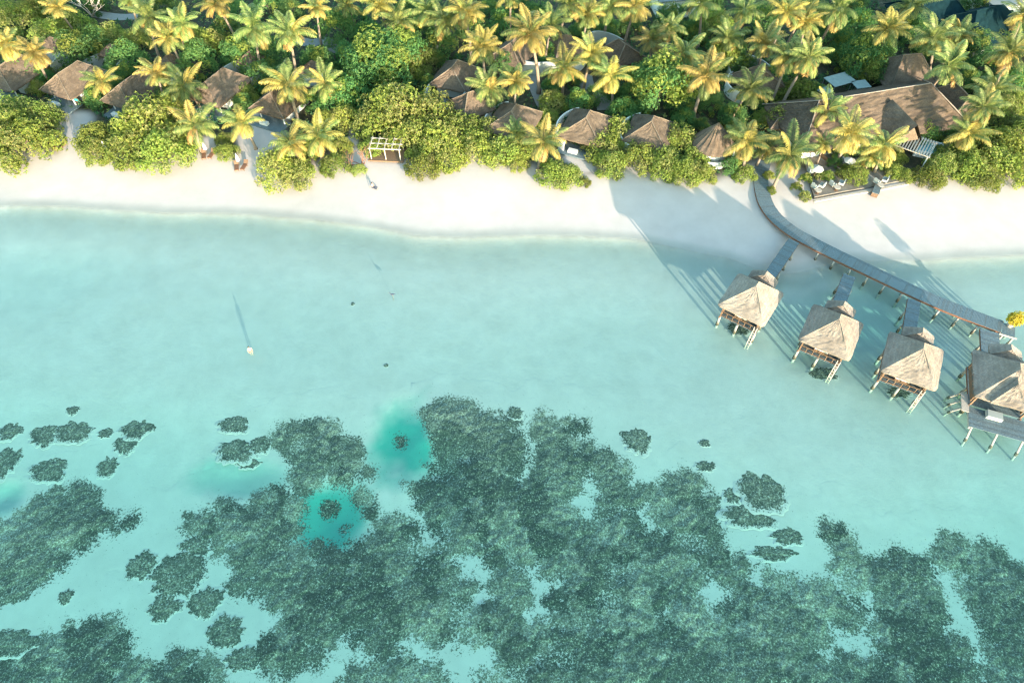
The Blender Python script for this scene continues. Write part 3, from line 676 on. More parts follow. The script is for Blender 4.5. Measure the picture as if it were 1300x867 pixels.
def beach_villa(px, py, ax, lab, Wd=7.0, L=9.0, court=True, ridge=4.5, seed=0, zr=6.2, small=True, porch=True, name='thatched_villa', cat='villa', group='thatched beach villas', wallside=False):
    c = G(px, py, 4.3); t = thing(name, lab, cat, (c.x, c.y, 1.5), R(ax), group)   # local +X inland
    r, cp = hip_roof(L, Wd, ridge, 2.2, zr-1.5, seed, 10); rm = M['shade_roof'] if name == 'large_hall' else M['thatch_old']; ro = part('roof', r, rm, t); part('ridge_cap', cp, rm if name == 'large_hall' else M['ridge'], ro)
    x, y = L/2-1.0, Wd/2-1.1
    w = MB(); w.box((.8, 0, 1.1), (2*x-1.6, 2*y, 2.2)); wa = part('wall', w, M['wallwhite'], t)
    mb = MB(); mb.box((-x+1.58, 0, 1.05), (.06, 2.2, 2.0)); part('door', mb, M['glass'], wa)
    if porch:
        mb = MB(); mb.box((-L/2+.3, 0, .12), (3.0, Wd-1.0, .24)); part('porch_deck', mb, M['deck'], t)
        for s in (-1, 1):
            mb = MB(); mb.box((-x+.1, s*(y-.1), 1.1), (.16, .16, 2.2)); part('porch_post', mb, M['white'], t)
        mb = MB(); mb.box((-L/2-.3, .7, .50), (.7, 1.5, .5)); part('porch_seat', mb, M['white'], t)
    if court:
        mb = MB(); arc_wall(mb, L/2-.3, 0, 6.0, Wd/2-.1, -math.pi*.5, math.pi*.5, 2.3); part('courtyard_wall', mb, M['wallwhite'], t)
        mb = MB(); mb.box((L/2+1.4, 0, .06), (3.2, Wd-1.6, .12)); part('courtyard_floor', mb, M['stone'], t)
        keepout.append((c.x+math.cos(R(ax))*(L/2+2.2), c.y+math.sin(R(ax))*(L/2+2.2), Wd*.5))
    if small:
        r, cp = hip_roof(3.6, 3.8, .8, 2.5, 4.0, seed+50, 6, (L/2+4.6, .2)); part('bathroom_roof', r, M['thatch_old'], t)
        mb = MB(); mb.box((L/2+4.6, .2, 1.15), (2.6, 2.8, 2.3)); part('bathroom_wall', mb, M['white'], t)
    if wallside:
        mb = MB(); arc_wall(mb, .5, 0, L/2+1.6, Wd/2+1.3, math.pi*.2, math.pi*.85, 2.0); part('garden_wall', mb, M['white'], t)
    keepout.append((c.x, c.y, max(L, Wd)*.50)); return t
beach_villa(18, 90, 70, 'thatched villa in shade at the far left frame edge', seed=1)
vv = beach_villa(93, 99, 66, 'sunlit thatched villa with turquoise cloth on its porch at far left', seed=2)
beach_villa(170, 112, 66, 'dark shaded thatched villa behind the broad yellow-green beach bush at left', seed=3)
beach_villa(277, 108, 66, 'thatched villa with a half sunlit roof above two palms, fourth from left', seed=4)
beach_villa(357, 122, 66, 'thatched villa half hidden by an orange-tipped palm, facing a sandy yard', seed=5)
beach_villa(578, 94, 250, 'thatched villa with a curved pale wall in front, behind the big seaside bushes', Wd=7, L=7.5, ridge=2.5, seed=6, small=False, porch=False)
beach_villa(598, 130, 30, 'pale thatched roof mostly covered by a palm, below the curved-walled villa', Wd=6, L=6, ridge=1, seed=7, court=False, small=False, porch=False)
beach_villa(652, 150, 68, 'thatched hut with a curved white wall on its left, leftmost of the front huts', Wd=7.4, L=8, ridge=2, seed=8, court=False, small=False, wallside=True)
beach_villa(745, 158, 68, 'thatched hut with a dark porch over white sand, second of the front huts', Wd=7.4, L=8, ridge=2, seed=9, court=False, small=False, wallside=True)
beach_villa(826, 164, 68, 'thatched hut with its lower half behind leafy bushes, third of the front huts', Wd=7.2, L=7.4, ridge=1.5, seed=10, court=False, small=False, wallside=True)
def cone_hut(px, py, lab, r=3.6, seed=0):
    c = G(px, py, 4.0); t = thing('round_hut', lab, 'hut', (c.x, c.y, 1.5)); rn = random.Random(seed); mb = MB(); n = 18
    for i in range(n):
        a, b_ = 2*math.pi*i/n, 2*math.pi*(i+1)/n
        thatch_faces(mb, [((r*math.cos(a), r*math.sin(a), 2.3), (r*math.cos(b_), r*math.sin(b_), 2.3), (0, 0, 6.0), (0, 0, 6.0))], rn, 3, .05)
    part('roof', mb, M['thatch_old'], t)
    mb = MB(); mb.tube([(0, 0, 0), (0, 0, 2.3)], [r-.9, r-.9], 20); part('wall', mb, M['white'], t)
    mb = MB(); arc_wall(mb, 0, 0, r+.3, r+.3, -1.9, -.2, 1.2, .2, 14); part('terrace_wall', mb, M['white'], t)
    keepout.append((c.x, c.y, r))
cone_hut(906, 180, 'round conical thatched hut nearest the boardwalk', 3.3, 4)
beach_villa(652, 64, 60, 'dark thatched roof behind the tall palm row, left of the two curved walls', Wd=6.5, L=7, ridge=2, seed=12, court=False, small=False, porch=False)
beach_villa(716, 58, 200, 'back villa with a curved grey-white wall between palms', Wd=7, L=6, ridge=2, seed=13, small=False, porch=False, wallside=True)
beach_villa(788, 66, 120, 'back villa with a pale arched wall above the round yellow tree', Wd=7, L=6.5, ridge=2, seed=14, small=False, porch=False)
beach_villa(965, 100, 100, 'shaded villa with a pale curved wall left of the restaurant', Wd=8, L=6, ridge=2, seed=15, small=False, porch=False, wallside=True)
beach_villa(1182, 16, 10, 'large roof in dark teal shade at the top of the frame, left of another', Wd=11, L=13, ridge=5, seed=16, court=False, small=False, porch=False, zr=7.5, name='large_hall', cat='hall', group='large halls with shaded roofs at the back')
beach_villa(1245, 32, 20, 'large roof in dark teal shade near the top right corner', Wd=12, L=15, ridge=6, seed=17, court=False, small=False, porch=False, zr=7.5, name='large_hall', cat='hall', group='large halls with shaded roofs at the back')
q = G(856, 4, 3); t = thing('service_building', 'pale blue-white service building with a dark window at the top edge', 'building', (q.x, q.y, 1.5), R(8))
mb = MB(); mb.box((0, 0, 1.7), (8, 6, 3.4)); part('wall', mb, M['white'], t); mb = MB(); mb.box((0, 0, 3.5), (8.6, 6.6, .2)); part('roof', mb, M['greyroof'], t)
mb = MB(); mb.box((1.3, -3.02, 1.8), (2.4, .06, 1.3)); part('window', mb, M['glass'], t); keepout.append((q.x, q.y, 4.5))
q = G(1275, 6, 3); t = thing('storage_building', 'pale grey flat-roofed building in the top right corner', 'building', (q.x, q.y, 1.5), R(12))
mb = MB(); mb.box((0, 0, 1.6), (11, 7, 3.2)); part('wall', mb, M['white'], t); mb = MB(); mb.box((0, 0, 3.35), (11.6, 7.6, .25)); part('roof', mb, M['stone'], t)
mb = MB(); mb.box((-2, -3.52, 1.6), (2, .06, 1.4)); part('window', mb, M['glass'], t); keepout.append((q.x, q.y, 6))
# restaurant
a, b_ = G(1040, 128, 8.2), G(1182, 106, 8.2); c = (a+b_)/2; ax = math.atan2(b_.y-a.y, b_.x-a.x); LR = (b_-a).length
rs = thing('restaurant', 'large thatched beach restaurant with a long ridge and a front gable', 'restaurant', (c.x, c.y, 1.5), ax)
r, cp = hip_roof(LR+10, 13, LR, 2.6, 6.7, 33, 22, amp=.10); ro = part('roof', r, M['thatch_old'], rs); part('ridge_cap', cp, M['thatch'], ro)
mb = MB(); mb.box((0, 0, 1.25), (LR+7, 10, 2.5)); wl = part('wall', mb, M['white'], rs)
for i in range(6):
    mb = MB(); mb.box((-LR/2+1.5+i*3.2, -5.03, 1.3), (1.8, .06, 1.6)); part('window', mb, M['glass'], wl)
mb = MB(); gx0 = 2.0; thatch_faces(mb, [((gx0-3, -8.2, 2.5), (gx0-3, -1.8, 2.9), (gx0, -1.8, 6.2), (gx0, -8.6, 6.2)), ((gx0+3, -1.8, 2.9), (gx0+3, -8.2, 2.5), (gx0, -8.6, 6.2), (gx0, -1.8, 6.2))], random.Random(5), 10)
mb.f = [tuple(reversed(f)) for f in mb.f]; part('gable_roof', mb, M['thatch_old'], rs)
mb = MB(); mb.tri((gx0-2.6, -7.9, 2.5), (gx0+2.6, -7.9, 2.5), (gx0, -7.9, 5.7)); mb.tri((gx0+2.6, -7.8, 2.5), (gx0-2.6, -7.8, 2.5), (gx0, -7.8, 5.7)); part('gable_wall', mb, M['thatch_old'], rs)
for s in (-2.7, 2.7):
    mb = MB(); mb.box((gx0+s, -8.0, 1.25), (.25, .25, 2.6)); part('porch_post', mb, M['wood'], rs)
for dx in (-10, -3, 4, 10): keepout.append((c.x+dx*math.cos(ax), c.y+dx*math.sin(ax), 7))
beach_villa(1147, 92, 8, 'thatched kitchen wing behind the restaurant roof', Wd=9, L=9, ridge=3.2, seed=35, court=False, small=False, porch=False, zr=7.6, name='kitchen_wing', cat='building', group='restaurant outbuildings')
beach_villa(1214, 128, 100, 'small thatched side roof at the right end of the restaurant', Wd=6, L=8, ridge=4, seed=36, court=False, small=False, porch=False, zr=6.3, name='side_pavilion', cat='building', group='restaurant outbuildings')
beach_villa(990, 152, 0, 'tiny dark thatched kiosk left of the restaurant', Wd=3.4, L=3.4, ridge=.6, seed=37, court=False, small=False, porch=False, zr=4.6, name='kiosk', cat='kiosk', group='restaurant outbuildings')
M['sail2'] = plain('off_white_canvas', (.52, .51, .49), .8, .1, 2)
M['sail'] = plain('pale_teal_canvas', (.26, .33, .33), .8, .15, 1.5)
# restaurant side courtyard with light canvas sails
for i, (px, py, w_, l_, rz, lab) in enumerate([(1066, 102, 4.5, 3, .4, 'pale flat canopy panel left of the kitchen wing'), (1093, 108, 2.6, 2.2, .2, 'small pale teal canopy panel beside the kitchen wing'), (1047, 116, 2.2, 1.8, .6, 'low pale canopy panel beside the round green tree')]):
    q = G(px, py, 4); t = thing('canopy', lab, 'canopy', (q.x, q.y, 1.5), rz, 'pale canopies behind the restaurant')
    mb = MB(); mb.box((0, 0, 2.6), (w_, l_, .1)); part('canopy_top', mb, M['sail'], t)
    for x in (-1, 1):
        for y in (-1, 1): mb = MB(); mb.box((x*(w_/2-.15), y*(l_/2-.15), 1.27), (.1, .1, 2.54)); part('post', mb, M['greyroof'], t)
    keepout.append((q.x, q.y, 2.5))

# terrace
def local_poly_deck(name, lab, cat, pts, z, h, mat):
    P = [G(*p, z) for p in pts]; c = sum(P, Vector())/len(P); t = thing(name, lab, cat, (c.x, c.y, 0))
    mb = MB(); n = len(P); top = [(p.x-c.x, p.y-c.y, z) for p in P]; bot = [(p.x-c.x, p.y-c.y, z-h) for p in P]
    i = len(mb.v); mb.v += top; mb.f.append(tuple(range(i, i+n))); mb.m.append(0)
    for k in range(n): mb.quad(bot[k], bot[(k+1) % n], top[(k+1) % n], top[k])
    part('platform', mb, mat, t); return t, c
tp_ = [(1026, 228), (1034, 250), (1070, 243), (1112, 236), (1150, 228), (1138, 216), (1118, 206), (1085, 200), (1040, 190), (1022, 205)]
tm, tt, tb = new_mat('terrace_boards'); wv = N(tt, 'ShaderNodeTexWave', Scale=2.2, Distortion=.3); tcn = tt.nodes.new('ShaderNodeTexCoord'); tt.links.new(tcn.outputs['Object'], wv.inputs['Vector']); wv.bands_direction = 'DIAGONAL'
tt.links.new(mixc(tt, .5, ramp(tt, wv.outputs['Fac'], [(0, (.07, .06, .05)), (.15, (.19, .165, .145)), (1, (.22, .195, .17))]), ramp(tt, noise(tt, 1.5, 5), [(.3, (.13, .105, .09)), (.7, (.26, .23, .20))])), tb.inputs['Base Color']); tb.inputs['Roughness'].default_value = .85
te, tc_ = local_poly_deck('beach_terrace', 'weathered timber dining terrace with a low step along the sand', 'terrace', tp_, 1.62, .5, tm)
fr_ = [G(*p, 1.6) for p in ((1033, 252), (1070, 245), (1112, 238), (1152, 230))]; mb = MB()
for p, q in zip(fr_, fr_[1:]):
    d = q-p; mm = (p+q)/2-tc_; mb.box((mm.x, mm.y-.35, 1.38), (d.length, .5, .25), math.atan2(d.y, d.x))
part('front_step', mb, M['palewood'], te)
fr_ = [G(*p, 1.6) for p in ((1032, 192), (1052, 207), (1078, 217), (1100, 226))]; mb = MB()
for p, q in zip(fr_, fr_[1:]):
    d = q-p; mm = (p+q)/2-tc_; mb.box((mm.x, mm.y, 1.9), (d.length, .3, .55), math.atan2(d.y, d.x))
part('low_wall', mb, M['wood'], te)
for p in tp_: pass
keepout.append((tc_.x-2, tc_.y, 7)); keepout.append((tc_.x+5, tc_.y+1, 6))
def armchair(px, py, rz, lab):
    q = G(px, py, 1.9); t = thing('armchair', lab, 'armchair', (q.x, q.y, 1.62), rz, 'white armchairs on the restaurant terrace')
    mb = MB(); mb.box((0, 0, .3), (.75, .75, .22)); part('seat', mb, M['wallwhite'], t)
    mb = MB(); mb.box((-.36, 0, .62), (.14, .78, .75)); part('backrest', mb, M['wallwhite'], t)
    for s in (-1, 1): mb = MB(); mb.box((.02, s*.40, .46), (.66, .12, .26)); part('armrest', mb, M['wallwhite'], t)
    for x in (-.3, .3):
        for y in (-.3, .3): mb = MB(); mb.box((x, y, .095), (.06, .06, .19)); part('leg', mb, M['wood'], t)
for px, py, rz, lab in ((1034, 237, .6, 'white armchair at the left front corner of the terrace'), (1043, 236, 2.4, 'white armchair right of the left front corner one'), (1057, 234, .5, 'white armchair in the middle of the terrace front'), (1068, 233, 2.6, 'white armchair close to the terrace bush'),
                        (1113, 231, .6, 'white armchair at the gap in the terrace front'), (1123, 229, 2.6, 'rightmost white armchair on the terrace'), (1029, 218, .2, 'white armchair behind the white parasol on the terrace'), (1072, 205, .2, 'white armchair under the leaning palms')): armchair(px, py, rz, lab)
def table(px, py, lab):
    q = G(px, py, 2.2); t = thing('low_table', lab, 'table', (q.x, q.y, 1.62), .3, 'low tables on the restaurant terrace')
    mb = MB(); mb.tube([(0, 0, .60), (0, 0, .66)], .5, 16); part('tabletop', mb, M['palewood'], t); mb = MB(); mb.tube([(0, 0, .04), (0, 0, .60)], .06, 8); part('stem', mb, M['wood'], t); mb = MB(); mb.tube([(0, 0, 0), (0, 0, .04)], .3, 14); part('foot', mb, M['wood'], t)
table(1039, 242, 'low table between the two armchairs at the left front corner'); table(1063, 238, 'low table between the middle terrace armchairs'); table(1118, 235, 'low table between the right hand terrace armchairs')
def parasol(px, py, lab, r=1.4):
    q = G(px, py, 3.8); t = thing('open_parasol', lab, 'parasol', (q.x, q.y, 1.62), .4, 'open white parasols on the restaurant terrace')
    mb = MB(); mb.tube([(0, 0, 0), (0, 0, 2.55)], .035, 6); part('pole', mb, M['wood'], t)
    mb = MB(); n = 8
    for i in range(n):
        a, b_ = 6.283*i/n, 6.283*(i+1)/n
        mb.tri((r*math.cos(a), r*math.sin(a), 2.0), (r*math.cos(b_), r*math.sin(b_), 2.0), (0, 0, 2.55)); mb.tri((r*math.cos(b_), r*math.sin(b_), 1.97), (r*math.cos(a), r*math.sin(a), 1.97), (0, 0, 2.51))
        mb.quad((r*math.cos(a), r*math.sin(a), 1.97), (r*math.cos(b_), r*math.sin(b_), 1.97), (r*math.cos(b_), r*math.sin(b_), 2.0), (r*math.cos(a), r*math.sin(a), 2.0))
    part('canopy', mb, M['sail2'], t)
parasol(1038, 213, 'open white parasol at the left end of the terrace', 1.0); parasol(1080, 203, 'open white parasol below the leaning palms', .9)
q = G(1111, 245, 1.3); t = thing('storage_crate', 'dark wooden crate standing on the sand before the terrace', 'crate', (q.x, q.y, hgt(q.x, q.y)), R(60))
mb = MB(); mb.box((0, 0, .36), (1.9, .9, .72)); part('body', mb, M['wood'], t); mb = MB(); mb.box((0, 0, .76), (2.0, 1.0, .08)); part('lid', mb, M['deck2'], t)
# slatted pergola and plunge pool
q = G(1158, 186, 3.6); t = thing('slatted_pergola', 'white slatted pergola roof beside the restaurant gable', 'pergola', (q.x, q.y, 1.5), R(-35))
mb = MB()
for i in range(15): mb.box((-2.8+i*.4, 0, 2.72), (.2, 4.6, .07))
part('slat_roof', mb, M['greywood'], t); mb = MB()
for y in (-2, 2): mb.box((0, y, 2.6), (6, .14, .16))
part('beam', mb, M['palewood'], t)
for x in (-2.7, 2.7):
    for y in (-2, 2): mb = MB(); mb.box((x, y, 1.25), (.16, .16, 2.5)); part('post', mb, M['white'], t)
keepout.append((q.x, q.y, 2.6))
q = G(1178, 190, 2); t = thing('plunge_pool', 'small bright blue plunge pool with a white rim', 'pool', (q.x, q.y, 1.5), R(-20))
mb = MB()
for x, y, a_, b_ in ((0, -1.6, 4.2, .4), (0, 1.6, 4.2, .4), (-1.9, 0, .4, 2.8), (1.9, 0, .4, 2.8)): mb.box((x, y, .5), (a_, b_, 1.0))
part('rim', mb, M['white'], t); mb = MB(); mb.box((0, 0, .40), (3.4, 2.8, .8)); part('pool_water', mb, M['poolblue'], t); keepout.append((q.x, q.y, 2.4))
# beach pergola of pale beams
q = G(491, 190, 2.6); t = thing('beam_pergola', 'pale timber pergola frame at the edge of the big seaside bushes', 'pergola', (q.x, q.y, 1.5), R(-4))
mb = MB()
for i in range(5): mb.box((-2.3+i*1.15, 0, 2.3), (.12, 3.0, .12))
part('cross_beam', mb, M['palewood'], t); mb = MB()
for y in (-1.3, 0, 1.3): mb.box((0, y, 2.17), (5.2, .13, .13))
part('long_beam', mb, M['palewood'], t)
for x in (-2.3, 0, 2.3):
    for y in (-1.3, 1.3): mb = MB(); mb.box((x, y, 1.05), (.14, .14, 2.1)); part('post', mb, M['palewood'], t)
mb = MB(); mb.box((0, 0, .10), (5.6, 3.4, .2)); part('floor', mb, M['wood'], t); keepout.append((q.x, q.y-1, 2.6))
# paths
def path(pts, w, z=1.53):
    P = catmull([G(*p, z) for p in pts], 6); mb = MB()
    for i in range(len(P)-1):
        d0 = (P[min(i+1, len(P)-1)]-P[max(i-1, 0)]).normalized(); d1 = (P[min(i+2, len(P)-1)]-P[i]).normalized()
        n0 = Vector((-d0.y, d0.x, 0))*w/2; n1 = Vector((-d1.y, d1.x, 0))*w/2; up = Vector((0, 0, .0))
        mb.quad(tuple(P[i]-n0), tuple(P[i+1]-n1), tuple(P[i+1]+n1), tuple(P[i]+n0))
    tag(part('path', mb, M['stone'], None), kind='structure')
    for p in P[::3]: keepout.append((p.x, p.y, w*.75))
path([(120, 18), (150, 22), (175, 21)], 2.4); path([(372, 50), (395, 55), (412, 52), (425, 62), (450, 66)], 2.6)
path([(672, 92), (680, 112), (690, 135)], 2.2); path([(742, 95), (748, 115), (764, 128), (768, 140)], 2.6); path([(1022, 178), (1040, 195), (1060, 206), (1090, 220), (1110, 232)], 2.0, 1.635)

# ------------------------------------------------------------------ beach furniture
def lounger_mb():
    f, c = MB(), MB()
    f.box((-.25, 0, .30), (1.35, .66, .07))
    for x in (-.8, .35):
        for y in (-.28, .28): f.box((x, y, .13), (.07, .07, .27))
    a = R(38); f.quad((.42, -.33, .33), (.42, .33, .33), (.42+.75*math.cos(a), .33, .33+.75*math.sin(a)), (.42+.75*math.cos(a), -.33, .33+.75*math.sin(a)))
    f.quad((.42, .33, .27), (.42, -.33, .27), (.48+.75*math.cos(a), -.33, .27+.75*math.sin(a)), (.48+.75*math.cos(a), .33, .27+.75*math.sin(a)))
    c.box((-.25, 0, .37), (1.3, .58, .07)); return f, c
lf, lc = lounger_mb(); LF = lf.mesh('frame', M['wood']); LC = lc.mesh('cushion', M['beam'])
def lounger(px, py, rz, lab):
    q = G(px, py, 1.6); t = thing('sun_lounger', lab, 'sun lounger', (q.x, q.y, hgt(q.x, q.y)), rz, 'brown sun loungers on the beach'); link('frame', LF, t); link('cushion', LC, t)
def closed_parasol(px, py, lab):
    q = G(px, py, 1.5); t = thing('folded_parasol', lab, 'parasol', (q.x, q.y, hgt(q.x, q.y)), 0, 'folded white parasols between the sun loungers')
    mb = MB(); mb.tube([(0, 0, 0), (0, 0, 2.3)], .03, 6); part('pole', mb, M['wood'], t)
    mb = MB(); mb.tube([(0, 0, .75), (0, 0, .9), (0, 0, 1.6), (0, 0, 2.25)], [.12, .30, .22, .03], 10); part('canopy', mb, M['white'], t)
for k, (px, py, where) in enumerate([(73, 183, 'below the porch with the turquoise cloth'), (136, 193, 'between the two broad beach bushes at left'), (262, 194, 'below the star-shaped front palm'), (303, 207, 'at the corner of the sandy yard')]):
    lounger(px-4, py+2, R(105), 'brown sun lounger left of the folded parasol '+where); lounger(px+6, py+1, R(80), 'brown sun lounger right of the folded parasol '+where)
    closed_parasol(px, py-1, 'folded white parasol '+where)
q = G(97, 129, 2.2); t = thing('turquoise_towel', 'turquoise towel draped over a porch rail of the far left villa', 'towel', (q.x, q.y, 1.74), R(-20)); mb = MB(); mb.box((0, 0, .82), (1.4, .14, .5)); part('cloth', mb, M['turq'], t); mb = MB(); mb.box((0, 0, .55), (1.6, .06, 1.1)); part('rail', mb, M['wood'], t)

# ------------------------------------------------------------------ people and bird
def skin_body(name, joints, edges, mat):
    me = bpy.data.meshes.new(name); me.from_pydata([j[0] for j in joints], edges, []); o = bpy.data.objects.new(name, me); COL.objects.link(o)
    md = o.modifiers.new('skin', 'SKIN'); md.use_smooth_shade = True
    for v, j in zip(me.skin_vertices[0].data, joints): v.radius = (j[1], j[2] if len(j) > 2 else j[1])
    me.skin_vertices[0].data[0].use_root = True
    o.modifiers.new('sub', 'SUBSURF').levels = 2; o.modifiers['sub'].render_levels = 2
    me.materials.append(mat); return o
def hand_chain(J, Eg, wrist, w, d):
    """palm, four fingers and thumb grown from the wrist joint"""
    d = Vector(d).normalized(); w = Vector(w); sx = d.cross(Vector((0, 1, 0))); sx = sx.normalized() if sx.length > .1 else Vector((1, 0, 0))
    pi = len(J); J.append(((w+d*.07).to_tuple(), .036, .02)); Eg.append((wrist, pi))
    for k, (off, L) in enumerate(((-.03, .07), (-.01, .085), (.01, .08), (.03, .06))):
        a = len(J); J.append(((w+d*.10+sx*off).to_tuple(), .010)); J.append(((w+d*(.10+L*.55)+sx*off).to_tuple(), .009)); J.append(((w+d*(.10+L)+sx*off+Vector((0, .012, 0))).to_tuple(), .008)); Eg += [(pi, a), (a, a+1), (a+1, a+2)]
    a = len(J); J.append(((w+d*.06+sx*.045).to_tuple(), .011)); J.append(((w+d*.10+sx*.07).to_tuple(), .009)); Eg += [(pi, a), (a, a+1)]
def standing(joff=0):
    J = [((0, 0, .95), .145, .11), ((0, 0, 1.15), .125, .095), ((0, 0, 1.36), .165, .10), ((0, 0, 1.47), .07), ((0, -.01, 1.55), .055), ((0, -.02, 1.64), .088), ((0, -.015, 1.72), .078),
         ((.19, 0, 1.41), .055), ((.27, -.03, 1.14), .042), ((.24, -.18, .94), .030), ((-.19, 0, 1.41), .055), ((-.27, -.03, 1.14), .042), ((-.24, -.18, .94), .030),
         ((.095, 0, .84), .095), ((.10, -.04, .48), .062), ((.10, .02, .09), .042), ((.10, -.14, .03), .038), ((-.095, 0, .84), .095), ((-.11, .06, .48), .062), ((-.11, .12, .09), .042), ((-.11, -.03, .03), .038)]
    Eg = [(0, 1), (1, 2), (2, 3), (3, 4), (4, 5), (5, 6), (2, 7), (7, 8), (8, 9), (2, 10), (10, 11), (11, 12), (0, 13), (13, 14), (14, 15), (15, 16), (0, 17), (17, 18), (18, 19), (19, 20)]
    hand_chain(J, Eg, 9, J[9][0], (0, -.7, -.7)); hand_chain(J, Eg, 12, J[12][0], (0, -.7, -.7)); return J, Eg
def face(parent, c):
    mb = MB()
    for s in (-1, 1): mb.box((c[0]+s*.033, c[1]-.084, c[2]+.015), (.024, .014, .012))
    mb.box((c[0], c[1]-.082, c[2]-.045), (.045, .012, .010)); part('face_mark', mb, M['hair'], parent)
    mb = MB(); mb.tube([(c[0], c[1]-.07, c[2]+.02), (c[0], c[1]-.105, c[2]-.02)], [.010, .016], 6); part('nose', mb, M['skin'], parent)
q = G(316, 442, .5)
pz = hgt(q.x, q.y); pz = max(pz, -.95)
P1 = thing('person', 'person in a pale pink top wading waist-deep in the shallow lagoon', 'person', (q.x, q.y, pz), R(30))
J, Eg = standing(); bo = skin_body('body', J, Eg, M['skin']); bo.parent = P1
J = [((0, 0, 1.02), .150, .118), ((0, 0, 1.18), .135, .105), ((0, 0, 1.36), .175, .112), ((.17, 0, 1.41), .068), ((-.17, 0, 1.41), .068), ((.225, -.015, 1.28), .056), ((-.225, -.015, 1.28), .056)]
skin_body('shirt', J, [(0, 1), (1, 2), (2, 3), (2, 4), (3, 5), (4, 6)], M['pink']).parent = P1
skin_body('shorts', [((0, 0, .95), .155, .125), ((.095, 0, .82), .11), ((-.095, 0, .82), .11)], [(0, 1), (0, 2)], M['red']).parent = P1
mb = MB(); mb.tube([(0, .03, 1.60), (0, .02, 1.70), (0, .0, 1.78), (0, 0, 1.80)], [.07, .098, .075, .02], 10); part('hair', mb, M['hair'], P1, True); face(P1, (0, -.02, 1.66))
q = G(473, 235, 1.2)
P2 = thing('person', 'person in a pale pink top sitting with dark trousers on the white beach', 'person', (q.x, q.y, hgt(q.x, q.y)), R(60))
J = [((0, 0, .13), .15, .13), ((0, .06, .36), .13, .10), ((0, .08, .56), .165, .10), ((0, .07, .68), .07), ((0, .05, .76), .055), ((0, .03, .85), .088), ((0, .035, .93), .078),
     ((.19, .08, .61), .055), ((.26, .24, .36), .042), ((.27, .36, .12), .030), ((-.19, .08, .61), .055), ((-.26, .20, .36), .042), ((-.27, .34, .12), .030),
     ((.11, -.08, .13), .095), ((.13, -.48, .30), .065), ((.13, -.82, .08), .042), ((.13, -.95, .10), .036), ((-.11, -.08, .13), .095), ((-.13, -.5, .12), .065), ((-.13, -.92, .07), .042), ((-.13, -1.0, .14), .036)]
Eg = [(0, 1), (1, 2), (2, 3), (3, 4), (4, 5), (5, 6), (2, 7), (7, 8), (8, 9), (2, 10), (10, 11), (11, 12), (0, 13), (13, 14), (14, 15), (15, 16), (0, 17), (17, 18), (18, 19), (19, 20)]
hand_chain(J, Eg, 9, J[9][0], (0, .9, -.25)); hand_chain(J, Eg, 12, J[12][0], (0, .9, -.25))
skin_body('body', J, Eg, M['skin']).parent = P2
skin_body('shirt', [((0, .02, .22), .158, .125), ((0, .06, .38), .14, .11), ((0, .08, .56), .175, .112), ((.17, .08, .60), .068), ((-.17, .08, .60), .068), ((.225, .14, .48), .056), ((-.225, .13, .48), .056)], [(0, 1), (1, 2), (2, 3), (2, 4), (3, 5), (4, 6)], M['pink']).parent = P2
skin_body('trousers', [((0, 0, .14), .165, .14), ((.11, -.08, .14), .11), ((.13, -.48, .31), .078), ((.13, -.76, .12), .055), ((-.11, -.08, .14), .11), ((-.13, -.5, .13), .078), ((-.13, -.84, .09), .055)], [(0, 1), (1, 2), (2, 3), (0, 4), (4, 5), (5, 6)], M['navy']).parent = P2
mb = MB(); mb.tube([(0, .08, .80), (0, .07, .90), (0, .05, .99), (0, .05, 1.01)], [.07, .098, .075, .02], 10); part('hair', mb, M['hair'], P2, True); face(P2, (0, .03, .87))
q = G(498, 374, .3); bd = thing('seabird', 'dark grey heron standing alone in the shallow lagoon', 'bird', (q.x, q.y, 0), R(200))
bz = .35
skin_body('body', [((0, 0, bz), .11, .12), ((-.22, 0, bz-.04), .075), ((-.42, 0, bz-.10), .03), ((.16, 0, bz+.06), .075), ((.26, 0, bz+.22), .035), ((.22, 0, bz+.40), .028), ((.30, 0, bz+.52), .04), ((.38, 0, bz+.51), .02)], [(0, 1), (1, 2), (0, 3), (3, 4), (4, 5), (5, 6), (6, 7)], M['navy']).parent = bd
mb = MB(); mb.tube([(.37, 0, bz+.51), (.55, 0, bz+.47)], [.014, .003], 5); part('beak', mb, M['cocos'], bd)
for s in (-.05, .05): mb = MB(); mb.tube([(0, s, bz-.05), (-.03, s, bz-.3), (.01, s, -1.3)], .014, 5); part('leg', mb, M['cocos'], bd)

